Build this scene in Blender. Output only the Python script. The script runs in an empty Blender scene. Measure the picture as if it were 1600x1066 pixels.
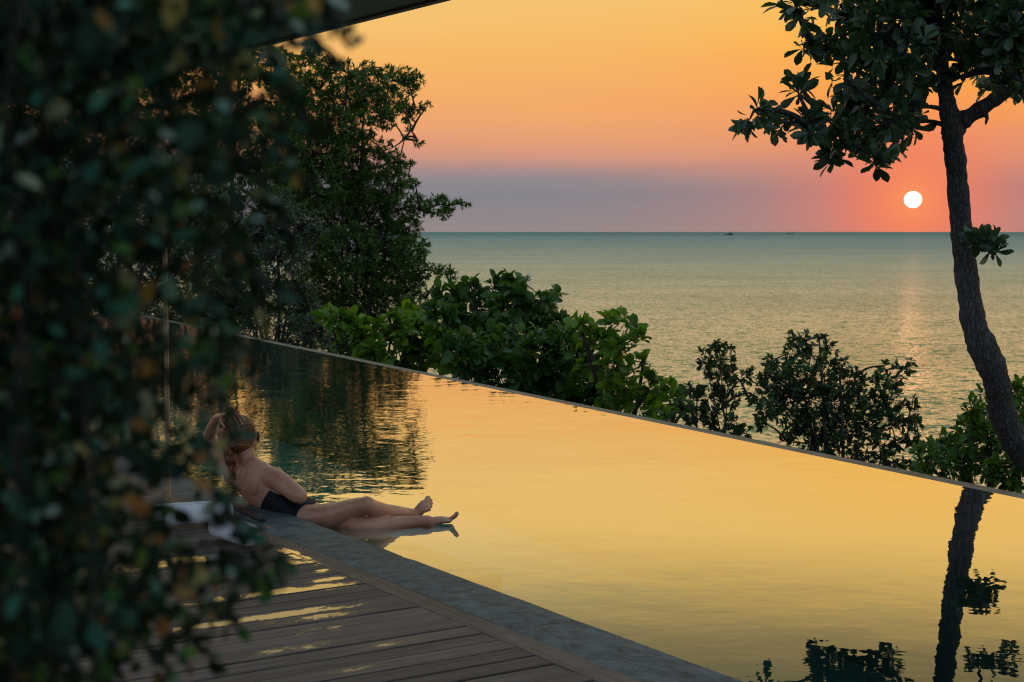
import bpy, math, random
import numpy as np
from mathutils import Vector, Matrix

random.seed(7)
RNG = np.random.default_rng(7)
scene = bpy.context.scene
COL = scene.collection

# ------------------------------------------------------------------ camera
F_PX, CX, CY, CAM_Z = 2400.0, 800.0, 533.0, 1.55
PITCH = math.atan(171.0 / F_PX)
cam_data = bpy.data.cameras.new('camera')
cam = bpy.data.objects.new('camera', cam_data)
COL.objects.link(cam)
cam.location = (0, 0, CAM_Z)
cam.rotation_euler = (math.pi / 2 - PITCH, 0, 0)
cam_data.sensor_width = 36.0
cam_data.lens = 36.0 * F_PX / 1600.0
cam_data.clip_start = 0.05
cam_data.clip_end = 200000.0
cam_data.dof.use_dof = True
cam_data.dof.focus_distance = 9.0
cam_data.dof.aperture_fstop = 9.5
cam_data.dof.aperture_blades = 0
scene.camera = cam

# ------------------------------------------------------------------ render settings
scene.render.engine = 'CYCLES'
scene.cycles.use_denoising = True
try:
    scene.cycles.denoiser = 'OPENIMAGEDENOISE'
except Exception:
    pass
scene.cycles.filter_width = 1.15
scene.cycles.max_bounces = 7
scene.cycles.diffuse_bounces = 3
scene.cycles.glossy_bounces = 3
scene.cycles.transmission_bounces = 3
scene.cycles.transparent_max_bounces = 6
scene.cycles.caustics_reflective = False
scene.cycles.caustics_refractive = False
vs = scene.view_settings
vs.view_transform = 'Standard'
vs.look = 'None'
vs.exposure = 0.0
vs.gamma = 1.0
vs.use_curve_mapping = False

# ------------------------------------------------------------------ helpers: colours, nodes


def lin(r, g, b):
    def c(v):
        v /= 255.0
        return v / 12.92 if v <= 0.04045 else ((v + 0.055) / 1.055) ** 2.4
    return (c(r), c(g), c(b), 1.0)


class NT:
    """small helper to write node trees"""

    def __init__(self, tree):
        self.t = tree
        tree.nodes.clear()

    def n(self, typ, **kw):
        nd = self.t.nodes.new(typ)
        for k, v in kw.items():
            if k == 'inp':
                for kk, vv in v.items():
                    self.set(nd, kk, vv)
            else:
                setattr(nd, k, v)
        return nd

    def set(self, nd, key, v):
        s = nd.inputs[key]
        if isinstance(v, bpy.types.NodeSocket):
            self.t.links.new(v, s)
        else:
            s.default_value = v

    def m(self, op, a, b=None, c=None, clamp=False):
        nd = self.t.nodes.new('ShaderNodeMath')
        nd.operation = op
        nd.use_clamp = clamp
        for i, v in enumerate((a, b, c)):
            if v is not None:
                self.set(nd, i, v)
        return nd.outputs[0]

    def ramp(self, fac, stops, interp='LINEAR'):
        nd = self.t.nodes.new('ShaderNodeValToRGB')
        cr = nd.color_ramp
        cr.interpolation = interp
        while len(cr.elements) > len(stops):
            cr.elements.remove(cr.elements[-1])
        while len(cr.elements) < len(stops):
            cr.elements.new(0.5)
        for e, (p, c) in zip(cr.elements, stops):
            e.position = p
            e.color = c if len(c) == 4 else (*c, 1)
        self.set(nd, 0, fac)
        return nd.outputs[0]

    def mix(self, fac, a, b, blend='MIX'):
        nd = self.t.nodes.new('ShaderNodeMix')
        nd.data_type = 'RGBA'
        nd.blend_type = blend
        self.set(nd, 0, fac)
        self.set(nd, 6, a)
        self.set(nd, 7, b)
        return nd.outputs[2]

    def noise(self, vec, scale, detail=3.0, rough=0.5, dist=0.0, dim='3D'):
        nd = self.t.nodes.new('ShaderNodeTexNoise')
        nd.noise_dimensions = dim
        if vec is not None:
            self.set(nd, 'Vector', vec)
        nd.inputs['Scale'].default_value = scale
        nd.inputs['Detail'].default_value = detail
        nd.inputs['Roughness'].default_value = rough
        nd.inputs['Distortion'].default_value = dist
        return nd

    def mapping(self, vec, loc=(0, 0, 0), rot=(0, 0, 0), sc=(1, 1, 1)):
        nd = self.t.nodes.new('ShaderNodeMapping')
        self.set(nd, 0, vec)
        nd.inputs['Location'].default_value = loc
        nd.inputs['Rotation'].default_value = rot
        nd.inputs['Scale'].default_value = sc
        return nd.outputs[0]


# ------------------------------------------------------------------ sky
SUN_AZ = math.atan(624.0 / F_PX)             # to the right of the view axis
SUN_EL = math.atan(48.0 / F_PX)
SUN_DIR = Vector((math.sin(SUN_AZ) * math.cos(SUN_EL), math.cos(SUN_AZ) * math.cos(SUN_EL), math.sin(SUN_EL)))

world = bpy.data.worlds.new('World')
scene.world = world
world.use_nodes = True
w = NT(world.node_tree)
tc = w.n('ShaderNodeTexCoord')
sep = w.n('ShaderNodeSeparateXYZ', inp={0: tc.outputs['Generated']})
z = sep.outputs[2]
# soft uneven haze layers
warp_vec = w.mapping(tc.outputs['Generated'], sc=(3.0, 3.0, 22.0))
warp = w.m('MULTIPLY', w.m('SUBTRACT', w.noise(warp_vec, 1.0, 3.0).outputs[0], 0.5), 0.042)
zz = w.m('ADD', z, w.m('MULTIPLY', warp, w.m('MINIMUM', w.m('MULTIPLY', w.m('MAXIMUM', z, 0.0), 12.0), 1.0)))
hx = w.m('MULTIPLY', sep.outputs[0], math.sin(SUN_AZ))
hy = w.m('MULTIPLY', sep.outputs[1], math.cos(SUN_AZ))
hl = w.m('SQRT', w.m('ADD', w.m('MULTIPLY', sep.outputs[0], sep.outputs[0]),
                     w.m('ADD', w.m('MULTIPLY', sep.outputs[1], sep.outputs[1]), 1e-5)))
caz = w.m('DIVIDE', w.m('ADD', hx, hy), hl)            # cosine of azimuth from the sun
toward = w.n('ShaderNodeMapRange', interpolation_type='SMOOTHSTEP', inp={0: caz, 1: -0.25, 2: 0.88}).outputs[0]
azd = w.m('DIVIDE', w.m('ARCCOSINE', w.m('MINIMUM', caz, 1.0)), math.radians(7.0))
near_az = w.m('EXPONENT', w.m('MULTIPLY', w.m('MULTIPLY', azd, azd), -1.0))


def el(px_y):       # sine of elevation of a photo row straight ahead
    return math.sin(math.atan((362.0 - px_y) / F_PX))


SC = 1.0 / 0.9      # ramp covers sine of elevation 0 .. 0.9
t01 = w.m('MULTIPLY', w.m('MAXIMUM', zz, 0.0), SC, clamp=True)
HIGH = [(math.sin(math.radians(12.5)) * SC, tuple(1.15 * c for c in lin(250, 206, 116)[:3])), (math.sin(math.radians(17)) * SC, lin(218, 206, 148)),
        (math.sin(math.radians(25)) * SC, lin(196, 198, 176)), (math.sin(math.radians(40)) * SC, lin(158, 178, 190)),
        (0.98, lin(140, 166, 190))]
left_ramp = w.ramp(t01, [(0.0, lin(150, 138, 136)), (el(335) * SC, lin(142, 134, 138)), (el(308) * SC, lin(130, 131, 140)), (el(284) * SC, lin(142, 136, 140)),
                         (el(266) * SC, lin(176, 141, 137)), (el(246) * SC, lin(208, 151, 130)), (el(215) * SC, lin(228, 158, 120)), (el(165) * SC, lin(243, 170, 108)),
                         (el(100) * SC, lin(248, 183, 102)), (el(0) * SC, lin(245, 197, 116))] + HIGH)
sun_ramp = w.ramp(t01, [(0.0, lin(188, 132, 124)), (el(325) * SC, lin(192, 132, 124)), (el(296) * SC, lin(190, 128, 120)),
                        (el(270) * SC, lin(208, 138, 118)), (el(240) * SC, lin(232, 148, 108)), (el(195) * SC, lin(246, 158, 88)), (el(150) * SC, lin(253, 168, 74)),
                        (el(80) * SC, lin(255, 182, 74)), (el(0) * SC, lin(254, 194, 92))] + HIGH)
west = w.mix(near_az, left_ramp, sun_ramp)
east = w.ramp(t01, [(0.0, lin(150, 152, 170)), (0.10, lin(178, 168, 180)), (0.25, lin(170, 180, 200)), (0.6, lin(146, 172, 196)),
                    (0.98, lin(140, 166, 190))])
base = w.mix(toward, east, west)
# red glow around the low sun
dotn = w.n('ShaderNodeVectorMath', operation='DOT_PRODUCT', inp={0: tc.outputs['Generated'], 1: SUN_DIR})
ang = w.m('ARCCOSINE', w.m('MINIMUM', dotn.outputs['Value'], 1.0))
g1 = w.m('EXPONENT', w.m('MULTIPLY', w.m('POWER', w.m('DIVIDE', ang, math.radians(2.5)), 1.6), -1.0))
g2 = w.m('EXPONENT', w.m('MULTIPLY', w.m('DIVIDE', ang, math.radians(1.15)), -1.0))
base = w.mix(w.m('MULTIPLY', g1, 0.88), base, lin(253, 110, 82))
base = w.mix(w.m('MULTIPLY', g2, 0.85), base, lin(255, 158, 92))
st = w.noise(w.mapping(tc.outputs['Generated'], sc=(2.2, 2.2, 60.0)), 1.0, 4.0, 0.6)
base = w.mix(w.m('MULTIPLY', w.m('SUBTRACT', st.outputs[0], 0.42, clamp=True), 0.35), base, w.mix(0.5, base, lin(214, 170, 150)))
bg = w.n('ShaderNodeBackground', inp={0: base, 1: 1.0})
wo = w.n('ShaderNodeOutputWorld', inp={0: bg.outputs[0]})

sun_l = bpy.data.lights.new('sun_light', 'SUN')
sun_l.energy = 0.24
sun_l.angle = math.radians(0.6)
sun_l.color = (1.0, 0.38, 0.20)
sun_o = bpy.data.objects.new('sun_light', sun_l)
COL.objects.link(sun_o)
sun_o.rotation_euler = (-SUN_DIR).to_track_quat('-Z', 'Y').to_euler()

# ------------------------------------------------------------------ helpers: geometry


def ray(px, py):
    x = (px - CX) / F_PX
    v = -(py - CY) / F_PX
    return np.array([x, math.cos(PITCH) + v * math.sin(PITCH), -math.sin(PITCH) + v * math.cos(PITCH)])


def at(px, py, Y):
    """point of the place that lies at distance Y along the view axis' ground direction"""
    r = ray(px, py)
    t = Y / r[1]
    return np.array([r[0] * t, Y, CAM_Z + r[2] * t])


# pool frame: origin on the inner edge of the coping, n into the pool, e along the coping away from the camera
PO = np.array([0.80795, 5.21561])
EV = np.array([-0.54014, 0.84157])
NV = np.array([0.84157, 0.54014])


def W(nn, ee, zz=0.0):
    p = PO + NV * nn + EV * ee
    return np.array([p[0], p[1], zz])


def unit(v):
    v = np.asarray(v, float)
    return v / max(1e-9, np.linalg.norm(v))


def new_mesh(name, verts, polys):
    """verts (N,3); polys list of int arrays (F,k)"""
    me = bpy.data.meshes.new(name)
    verts = np.asarray(verts, np.float32)
    me.vertices.add(len(verts))
    me.vertices.foreach_set('co', verts.ravel())
    polys = [np.asarray(p, np.int32) for p in polys if len(p)]
    loops = np.concatenate([p.ravel() for p in polys])
    tot = np.concatenate([np.full(len(p), p.shape[1], np.int32) for p in polys])
    start = np.concatenate([[0], np.cumsum(tot)[:-1]]).astype(np.int32)
    me.loops.add(len(loops))
    me.loops.foreach_set('vertex_index', loops)
    me.polygons.add(len(tot))
    me.polygons.foreach_set('loop_start', start)
    me.polygons.foreach_set('loop_total', tot)
    me.update(calc_edges=True)
    me.validate()
    return me


class MB:
    def __init__(self):
        self.v, self.q, self.t, self.c = [], [], [], 0

    def add(self, verts, quads=(), tris=()):
        verts = np.asarray(verts, float)
        if len(quads):
            self.q.append(np.asarray(quads, int) + self.c)
        if len(tris):
            self.t.append(np.asarray(tris, int) + self.c)
        self.v.append(verts)
        self.c += len(verts)

    def box(self, lo, hi, M=None):
        x0, y0, z0 = lo
        x1, y1, z1 = hi
        v = np.array([(x0, y0, z0), (x1, y0, z0), (x1, y1, z0), (x0, y1, z0), (x0, y0, z1), (x1, y0, z1), (x1, y1, z1), (x0, y1, z1)])
        if M is not None:
            v = M(v)
        self.add(v, [(0, 3, 2, 1), (4, 5, 6, 7), (0, 1, 5, 4), (1, 2, 6, 5), (2, 3, 7, 6), (3, 0, 4, 7)])

    def tube(self, pts, rad, n=8, rough=0.0):
        pts = np.asarray(pts, float)
        rad = np.broadcast_to(np.asarray(rad, float), (len(pts),))
        tg = np.gradient(pts, axis=0)
        ref = np.array([0.31, 0.17, 0.93])
        rings = []
        for i, p in enumerate(pts):
            t = unit(tg[i])
            if abs(t @ ref) > 0.96:
                ref = np.array([0.93, 0.1, 0.2])
            a = unit(np.cross(t, ref))
            b = np.cross(t, a)
            ref = np.cross(a, t) if False else ref
            an = np.arange(n) * 2 * math.pi / n
            rr = rad[i] * (1 + (RNG.normal(0, rough, n) if rough else 0))
            rings.append(p + np.outer(np.cos(an) * rr, a) + np.outer(np.sin(an) * rr, b))
        v = np.concatenate(rings + [pts[:1], pts[-1:]])
        q = []
        for i in range(len(pts) - 1):
            for k in range(n):
                q.append((i * n + k, i * n + (k + 1) % n, (i + 1) * n + (k + 1) % n, (i + 1) * n + k))
        m = len(pts) * n
        t = [(m, (k + 1) % n, k) for k in range(n)] + [(m + 1, m - n + k, m - n + (k + 1) % n) for k in range(n)]
        self.add(v, q, t)

    def build(self, name, mat, parent=None, smooth=True, **kw):
        q = np.concatenate(self.q) if self.q else np.zeros((0, 4), int)
        t = np.concatenate(self.t) if self.t else np.zeros((0, 3), int)
        return link(name, new_mesh(name, np.concatenate(self.v), [q, t]), mat, parent, smooth, **kw)


def link(name, me, mat=None, parent=None, smooth=True, **kw):
    o = bpy.data.objects.new(name, me)
    COL.objects.link(o)
    if mat is not None and not me.materials:
        me.materials.append(mat)
    me.polygons.foreach_set('use_smooth', np.full(len(me.polygons), bool(smooth)))
    if parent is not None:
        o.parent = parent
    tag(o, **kw)
    return o


def tag(o, label=None, cat=None, group=None, kind=None):
    if label:
        o['label'] = label
    if cat:
        o['category'] = cat
    if group:
        o['group'] = group
    if kind:
        o['kind'] = kind
    return o


def thing(name, label, cat, loc=(0, 0, 0), group=None, kind=None):
    """an Empty that parents the parts; it stays unrotated, parts are given in its local space through LOC"""
    o = bpy.data.objects.new(name, None)
    COL.objects.link(o)
    o.empty_display_size = 0.1
    o.location = [float(c) for c in loc]
    return tag(o, label, cat, group, kind)


def under(o, parent):
    """parent o keeping world coordinates (the parent is only translated)"""
    o.parent = parent
    o.matrix_parent_inverse = Matrix.Translation(-parent.location)
    return o


# ------------------------------------------------------------------ materials


def material(name):
    m = bpy.data.materials.new(name)
    m.use_nodes = True
    return m, NT(m.node_tree)


def out(nt, shader, disp=None):
    o = nt.n('ShaderNodeOutputMaterial', inp={0: shader})
    return o


def bump(nt, height, strength=0.5, dist=0.01, normal=None):
    b = nt.n('ShaderNodeBump', inp={'Height': height, 'Strength': strength, 'Distance': dist})
    if normal is not None:
        nt.set(b, 'Normal', normal)
    return b.outputs[0]


def leaf_mat(name, dark, light, rough=0.42, trans=0.3, spec=0.5, tint=None, stops=None):
    m, nt = material(name)
    geo = nt.n('ShaderNodeNewGeometry')
    oi = nt.n('ShaderNodeObjectInfo')
    rnd = nt.m('FRACT', nt.m('ADD', geo.outputs['Random Per Island'], nt.m('MULTIPLY', oi.outputs['Random'], 7.31)))
    col = nt.ramp(rnd, stops or [(0.0, dark), (0.6, tuple((a + b) / 2 for a, b in zip(dark, light))), (1.0, light)])
    if tint is not None:        # a few old or new leaves of another colour
        sel = nt.m('GREATER_THAN', nt.m('FRACT', nt.m('MULTIPLY', rnd, 37.7)), tint[1])
        col = nt.mix(nt.m('MULTIPLY', sel, 0.8), col, (*tint[0], 1))
    tcn = nt.n('ShaderNodeTexCoord')
    no = nt.noise(tcn.outputs['Object'], 30.0, 2.0)
    col = nt.mix(0.25, col, nt.ramp(no.outputs[0], [(0.35, (0, 0, 0)), (0.7, (0.12, 0.14, 0.08))]), 'ADD')
    p = nt.n('ShaderNodeBsdfPrincipled', inp={'Base Color': col, 'Roughness': rough, 'Specular IOR Level': spec})
    tr = nt.n('ShaderNodeBsdfTranslucent', inp={0: nt.mix(1.0, col, (1.6, 1.7, 0.5, 1), 'MULTIPLY')})
    mx = nt.n('ShaderNodeMixShader', inp={0: trans, 1: p.outputs[0], 2: tr.outputs[0]})
    out(nt, mx.outputs[0])
    return m


def bark_mat(name, dark, light, scale=1.0, depth=0.02):
    m, nt = material(name)
    tcn = nt.n('ShaderNodeTexCoord')
    v0 = nt.mapping(tcn.outputs['Object'], sc=(24 * scale, 24 * scale, 6.0 * scale))
    wob = nt.noise(v0, 0.9, 4.0, 0.6)
    v = nt.mix(0.16, v0, nt.n('ShaderNodeVectorMath', operation='SCALE', inp={0: wob.outputs['Color'], 'Scale': 9.0}).outputs[0])
    vo = nt.n('ShaderNodeTexVoronoi', feature='DISTANCE_TO_EDGE', inp={'Vector': v, 'Scale': 1.9})
    no = nt.noise(v, 1.6, 6.0, 0.65)
    h = nt.m('ADD', nt.m('MULTIPLY', nt.m('MINIMUM', vo.outputs['Distance'], 0.22), 3.0), nt.m('MULTIPLY', no.outputs[0], 0.9))
    col = nt.ramp(h, [(0.3, dark), (1.15, light)])
    p = nt.n('ShaderNodeBsdfPrincipled', inp={'Base Color': col, 'Roughness': 0.85, 'Normal': bump(nt, h, 1.0, depth)})
    out(nt, p.outputs[0])
    return m


def reflectance(nt, normal=None):
    """share of light a water surface mirrors, rising towards grazing view"""
    lw = nt.n('ShaderNodeLayerWeight', inp={'Blend': 0.5})
    if normal is not None:
        nt.set(lw, 'Normal', normal)
    return nt.ramp(lw.outputs['Facing'], [(0.0, (0.03,) * 3), (0.5, (0.05,) * 3), (0.64, (0.10,) * 3), (0.71, (0.115,) * 3), (0.745, (0.27,) * 3), (0.778, (0.49,) * 3), (0.81, (0.74,) * 3), (0.84, (0.84,) * 3), (0.93, (0.88,) * 3)])


def pool_water_mat():
    m, nt = material('pool_water')
    geo = nt.n('ShaderNodeNewGeometry')
    pos = geo.outputs['Position']
    n1 = nt.noise(nt.mapping(pos, rot=(0, 0, 0.5), sc=(1.0, 1.3, 1)), 5.0, 2.0, 0.5)
    n2 = nt.noise(nt.mapping(pos, rot=(0, 0, -0.3)), 1.1, 2.0, 0.5)
    # livelier water towards the far left end of the pool, calm in front of the camera
    s = nt.n('ShaderNodeSeparateXYZ', inp={0: pos})
    lively = nt.n('ShaderNodeMapRange', interpolation_type='SMOOTHSTEP', inp={0: nt.m('ADD', nt.m('MULTIPLY', s.outputs[0], -0.75), nt.m('MULTIPLY', s.outputs[1], 0.45)), 1: 2.2, 2: 6.5, 3: 0.40, 4: 1.0}).outputs[0]
    h = nt.m('MULTIPLY', nt.m('ADD', nt.m('MULTIPLY', n1.outputs[0], 0.20), nt.m('MULTIPLY', n2.outputs[0], 0.75)), lively)
    nb = bump(nt, h, 1.0, 0.009)
    gl = nt.n('ShaderNodeBsdfGlossy', inp={0: (1, 1, 1, 1), 'Roughness': 0.0, 'Normal': nb})
    tr = nt.n('ShaderNodeBsdfTransparent', inp={0: (0.55, 0.86, 0.82, 1)})
    mx = nt.n('ShaderNodeMixShader', inp={0: reflectance(nt, nb), 1: tr.outputs[0], 2: gl.outputs[0]})
    out(nt, mx.outputs[0])
    return m


def sea_mat():
    m, nt = material('sea_water')
    geo = nt.n('ShaderNodeNewGeometry')
    pos = geo.outputs['Position']
    sp = nt.n('ShaderNodeSeparateXYZ', inp={0: pos})
    # sky reflected by distant waves put into colour and mirroring; rougher water offshore
    dist = nt.n('ShaderNodeVectorMath', operation='LENGTH', inp={0: pos}).outputs['Value']
    seaward = nt.n('ShaderNodeMapRange', interpolation_type='SMOOTHSTEP', inp={0: nt.m('LOGARITHM', dist, 10.0), 1: 2.2, 2: 3.5}).outputs[0]
    far = nt.n('ShaderNodeMapRange', interpolation_type='SMOOTHSTEP', inp={0: nt.m('LOGARITHM', dist, 10.0), 1: 3.3, 2: 4.0, 3: 1.0, 4: 0.25}).outputs[0]  # mirroring weakened near the horizon to hold back the sun's glint
    v = nt.mapping(pos, rot=(0, 0, 0.2), sc=(1.0, 1.15, 1))
    n1 = nt.noise(v, 1.5, 4.0, 0.66)
    n2 = nt.noise(nt.mapping(pos, rot=(0, 0, -0.35), sc=(1, 1.2, 1)), 0.34, 3.0, 0.6)
    streak = nt.noise(nt.mapping(pos, rot=(0, 0, 0.1), sc=(0.004, 0.014, 1)), 1.0, 4.0, 0.6)
    def slope(nd, amp):
        q = nt.n('ShaderNodeVectorMath', operation='SUBTRACT', inp={0: nd.outputs['Color'], 1: (0.5, 0.5, 0.5)})
        r = nt.n('ShaderNodeVectorMath', operation='MULTIPLY', inp={0: q.outputs[0], 1: (amp, amp, 0.0)})
        return r.outputs[0]
    def add(a_, b_):
        return nt.n('ShaderNodeVectorMath', operation='ADD', inp={0: a_, 1: b_}).outputs[0]
    tilt = add(slope(n1, 2.3), slope(n2, 1.3))
    nrm = nt.n('ShaderNodeVectorMath', operation='NORMALIZE', inp={0: add(tilt, (0.0, 0.0, 1.0))}).outputs[0]
    soft = nt.n('ShaderNodeVectorMath', operation='NORMALIZE', inp={0: add(nt.n('ShaderNodeVectorMath', operation='SCALE', inp={0: tilt, 'Scale': 0.22}).outputs[0], (0.0, 0.0, 1.0))}).outputs[0]
    lw = nt.n('ShaderNodeLayerWeight', inp={'Blend': 0.5, 'Normal': nrm})
    refl = nt.ramp(lw.outputs['Facing'], [(0.66, (0.06,) * 3), (0.80, (0.28,) * 3), (0.92, (0.72,) * 3), (1.0, (0.90,) * 3)])
    patch = nt.noise(nt.mapping(pos, rot=(0, 0, 0.15), sc=(0.012, 0.03, 1)), 1.0, 4.0, 0.55)
    refl = nt.m('MULTIPLY', refl, nt.m('ADD', 0.62, nt.m('MULTIPLY', patch.outputs[0], 0.76)))
    fac = nt.m('MULTIPLY', nt.m('MULTIPLY', refl, far), nt.m('SUBTRACT', 1.0, nt.m('MULTIPLY', seaward, nt.m('ADD', 0.42, nt.m('MULTIPLY', streak.outputs[0], 0.45)))))
    body = nt.mix(seaward, (0.12, 0.26, 0.10, 1), (0.18, 0.30, 0.24, 1))
    p = nt.n('ShaderNodeBsdfDiffuse', inp={0: body})
    gl = nt.n('ShaderNodeBsdfGlossy', inp={0: (1, 1, 1, 1), 'Roughness': nt.m('ADD', 0.27, nt.m('MULTIPLY', seaward, 0.2)), 'Normal': soft})
    mx = nt.n('ShaderNodeMixShader', inp={0: fac, 1: p.outputs[0], 2: gl.outputs[0]})
    out(nt, mx.outputs[0])
    return m


def wet_mask(nt, pos):
    """puddles left on the boards: patches in deck coordinates, broken up by noise"""
    s = nt.n('ShaderNodeSeparateXYZ', inp={0: pos})
    dx = nt.m('SUBTRACT', s.outputs[0], float(PO[0]))
    dy = nt.m('SUBTRACT', s.outputs[1], float(PO[1]))
    nn = nt.m('ADD', nt.m('MULTIPLY', dx, float(NV[0])), nt.m('MULTIPLY', dy, float(NV[1])))
    ee = nt.m('ADD', nt.m('MULTIPLY', dx, float(EV[0])), nt.m('MULTIPLY', dy, float(EV[1])))
    ne = nt.n('ShaderNodeCombineXYZ', inp={0: nn, 1: ee, 2: 0.0}).outputs[0]
    noi = nt.m('ADD', nt.m('MULTIPLY', nt.noise(nt.mapping(ne, sc=(7.0, 17.0, 1)), 1.0, 5.0, 0.64).outputs[0], 1.0),
               nt.m('MULTIPLY', nt.noise(nt.mapping(ne, sc=(38, 70, 1)), 1.0, 3.0, 0.6).outputs[0], 0.42))
    total = None
    for (cn, ce, rn, re, a) in ((-0.97, 1.715, 0.34, 0.055, 1.0), (-0.84, 1.60, 0.22, 0.05, 0.72), (-1.28, 1.72, 0.22, 0.05, 0.9), (-0.53, 2.18, 0.10, 0.05, 1.0),
                                (-0.66, 2.07, 0.22, 0.055, 1.0), (-0.95, 2.10, 0.32, 0.06, 0.95), (-0.435, 2.80, 0.045, 0.34, 0.95), (-0.52, 2.62, 0.12, 0.09, 0.85),
                                (-0.80, 1.09, 0.14, 0.04, 0.72), (-0.48, 2.36, 0.06, 0.05, 0.85), (-1.12, 1.22, 0.30, 0.05, 0.62), (-0.255, 3.49, 0.035, 0.05, 1.0),
                                (-1.05, 2.9, 0.55, 0.12, 0.9), (-0.95, 1.42, 0.25, 0.045, 0.66), (-1.1, 0.86, 0.12, 0.035, 0.6)):
        a1 = nt.m('POWER', nt.m('DIVIDE', nt.m('SUBTRACT', nn, cn), rn), 2.0)
        a2 = nt.m('POWER', nt.m('DIVIDE', nt.m('SUBTRACT', ee, ce), re), 2.0)
        b = nt.m('MULTIPLY', nt.m('EXPONENT', nt.m('MULTIPLY', nt.m('ADD', a1, a2), -0.8)), a)
        total = b if total is None else nt.m('MAXIMUM', total, b)
    q = nt.m('ADD', nt.m('MULTIPLY', total, 0.62), noi)
    wet = nt.n('ShaderNodeMapRange', interpolation_type='SMOOTHSTEP', inp={0: q, 1: 1.09, 2: 1.12}).outputs[0]
    damp = nt.n('ShaderNodeMapRange', interpolation_type='SMOOTHSTEP', inp={0: q, 1: 0.84, 2: 1.08}).outputs[0]
    return wet, damp, ne


def wood_mat(name, c0, c1, along_n=True):
    m, nt = material(name)
    geo = nt.n('ShaderNodeNewGeometry')
    oi = nt.n('ShaderNodeObjectInfo')
    wet, damp, ne = wet_mask(nt, geo.outputs['Position'])
    off = nt.n('ShaderNodeVectorMath', operation='ADD', inp={0: ne})
    sh = nt.n('ShaderNodeCombineXYZ', inp={0: nt.m('MULTIPLY', oi.outputs['Random'], 31.0), 1: 0.0, 2: nt.m('MULTIPLY', oi.outputs['Random'], 17.0)})
    nt.set(off, 1, sh.outputs[0])
    gv = nt.mapping(off.outputs[0], sc=(1.6, 46.0, 1) if along_n else (46.0, 1.6, 1))
    g = nt.noise(gv, 1.0, 5.0, 0.6, 0.6)
    blot = nt.noise(nt.mapping(off.outputs[0], sc=(2.0, 5.0, 1)), 1.4, 4.0, 0.6)
    col = nt.ramp(g.outputs[0], [(0.3, c0), (0.7, c1)])
    col = nt.mix(nt.m('MULTIPLY', blot.outputs[0], 0.75), col, (0.055, 0.045, 0.041, 1))
    lumv = nt.m('ADD', 0.72, nt.m('MULTIPLY', oi.outputs['Random'], 0.5))
    col = nt.mix(1.0, col, nt.n('ShaderNodeCombineXYZ', inp={0: lumv, 1: lumv, 2: lumv}).outputs[0], 'MULTIPLY')
    col = nt.mix(nt.m('MULTIPLY', damp, 0.45), col, (0.02, 0.016, 0.013, 1))
    rough = nt.n('ShaderNodeMapRange', inp={0: damp, 1: 0.0, 2: 1.0, 3: 0.62, 4: 0.36}).outputs[0]
    nb = bump(nt, g.outputs[0], 0.5, 0.004)
    p = nt.n('ShaderNodeBsdfPrincipled', inp={'Base Color': col, 'Roughness': rough, 'Specular IOR Level': 0.16, 'Normal': nb})
    gl = nt.n('ShaderNodeBsdfGlossy', inp={0: (1, 1, 1, 1), 'Roughness': 0.02})
    fac = nt.m('MULTIPLY', wet, nt.m('MULTIPLY', reflectance(nt), 0.9, clamp=True))
    mx = nt.n('ShaderNodeMixShader', inp={0: fac, 1: p.outputs[0], 2: gl.outputs[0]})
    out(nt, mx.outputs[0])
    return m


def slate_mat():
    m, nt = material('slate')
    geo = nt.n('ShaderNodeNewGeometry')
    oi = nt.n('ShaderNodeObjectInfo')
    pos = geo.outputs['Position']
    wet, damp, ne = wet_mask(nt, pos)
    n0 = nt.noise(pos, 2.2, 5.0, 0.62, 1.2)
    n1 = nt.noise(pos, 14.0, 6.0, 0.65, 0.5)
    n2 = nt.noise(pos, 95.0, 3.0, 0.6)
    col = nt.ramp(n0.outputs[0], [(0.30, (0.028, 0.040, 0.045)), (0.42, (0.085, 0.128, 0.135)), (0.50, (0.046, 0.053, 0.057)), (0.58, (0.11, 0.16, 0.168)), (0.72, (0.052, 0.070, 0.076))])
    col = nt.mix(0.45, col, nt.ramp(n1.outputs[0], [(0.36, (0.024, 0.036, 0.040)), (0.62, (0.15, 0.195, 0.20)), (0.75, (0.28, 0.33, 0.34))]))
    vo = nt.n('ShaderNodeTexVoronoi', feature='DISTANCE_TO_EDGE', inp={'Vector': nt.mix(0.35, pos, n0.outputs['Color']), 'Scale': 1.9})
    h = nt.m('ADD', nt.m('MULTIPLY', n1.outputs[0], 0.6), nt.m('ADD', nt.m('MULTIPLY', n2.outputs[0], 0.18), nt.m('MULTIPLY', n0.outputs[0], 0.8)))
    hs = nt.m('ADD', nt.m('SNAP', n0.outputs[0], 0.09), nt.m('MULTIPLY', h, 0.25))    # flaked layers of the riven stone
    nb = bump(nt, hs, 1.0, 0.035)
    p = nt.n('ShaderNodeBsdfPrincipled', inp={'Base Color': col, 'Roughness': 0.6, 'Specular IOR Level': 0.14, 'Normal': nb})
    gl = nt.n('ShaderNodeBsdfGlossy', inp={0: (1, 1, 1, 1), 'Roughness': 0.03})
    mx = nt.n('ShaderNodeMixShader', inp={0: nt.m('MULTIPLY', wet, nt.m('MULTIPLY', reflectance(nt), 0.9, clamp=True)), 1: p.outputs[0], 2: gl.outputs[0]})
    out(nt, mx.outputs[0])
    return m


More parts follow.
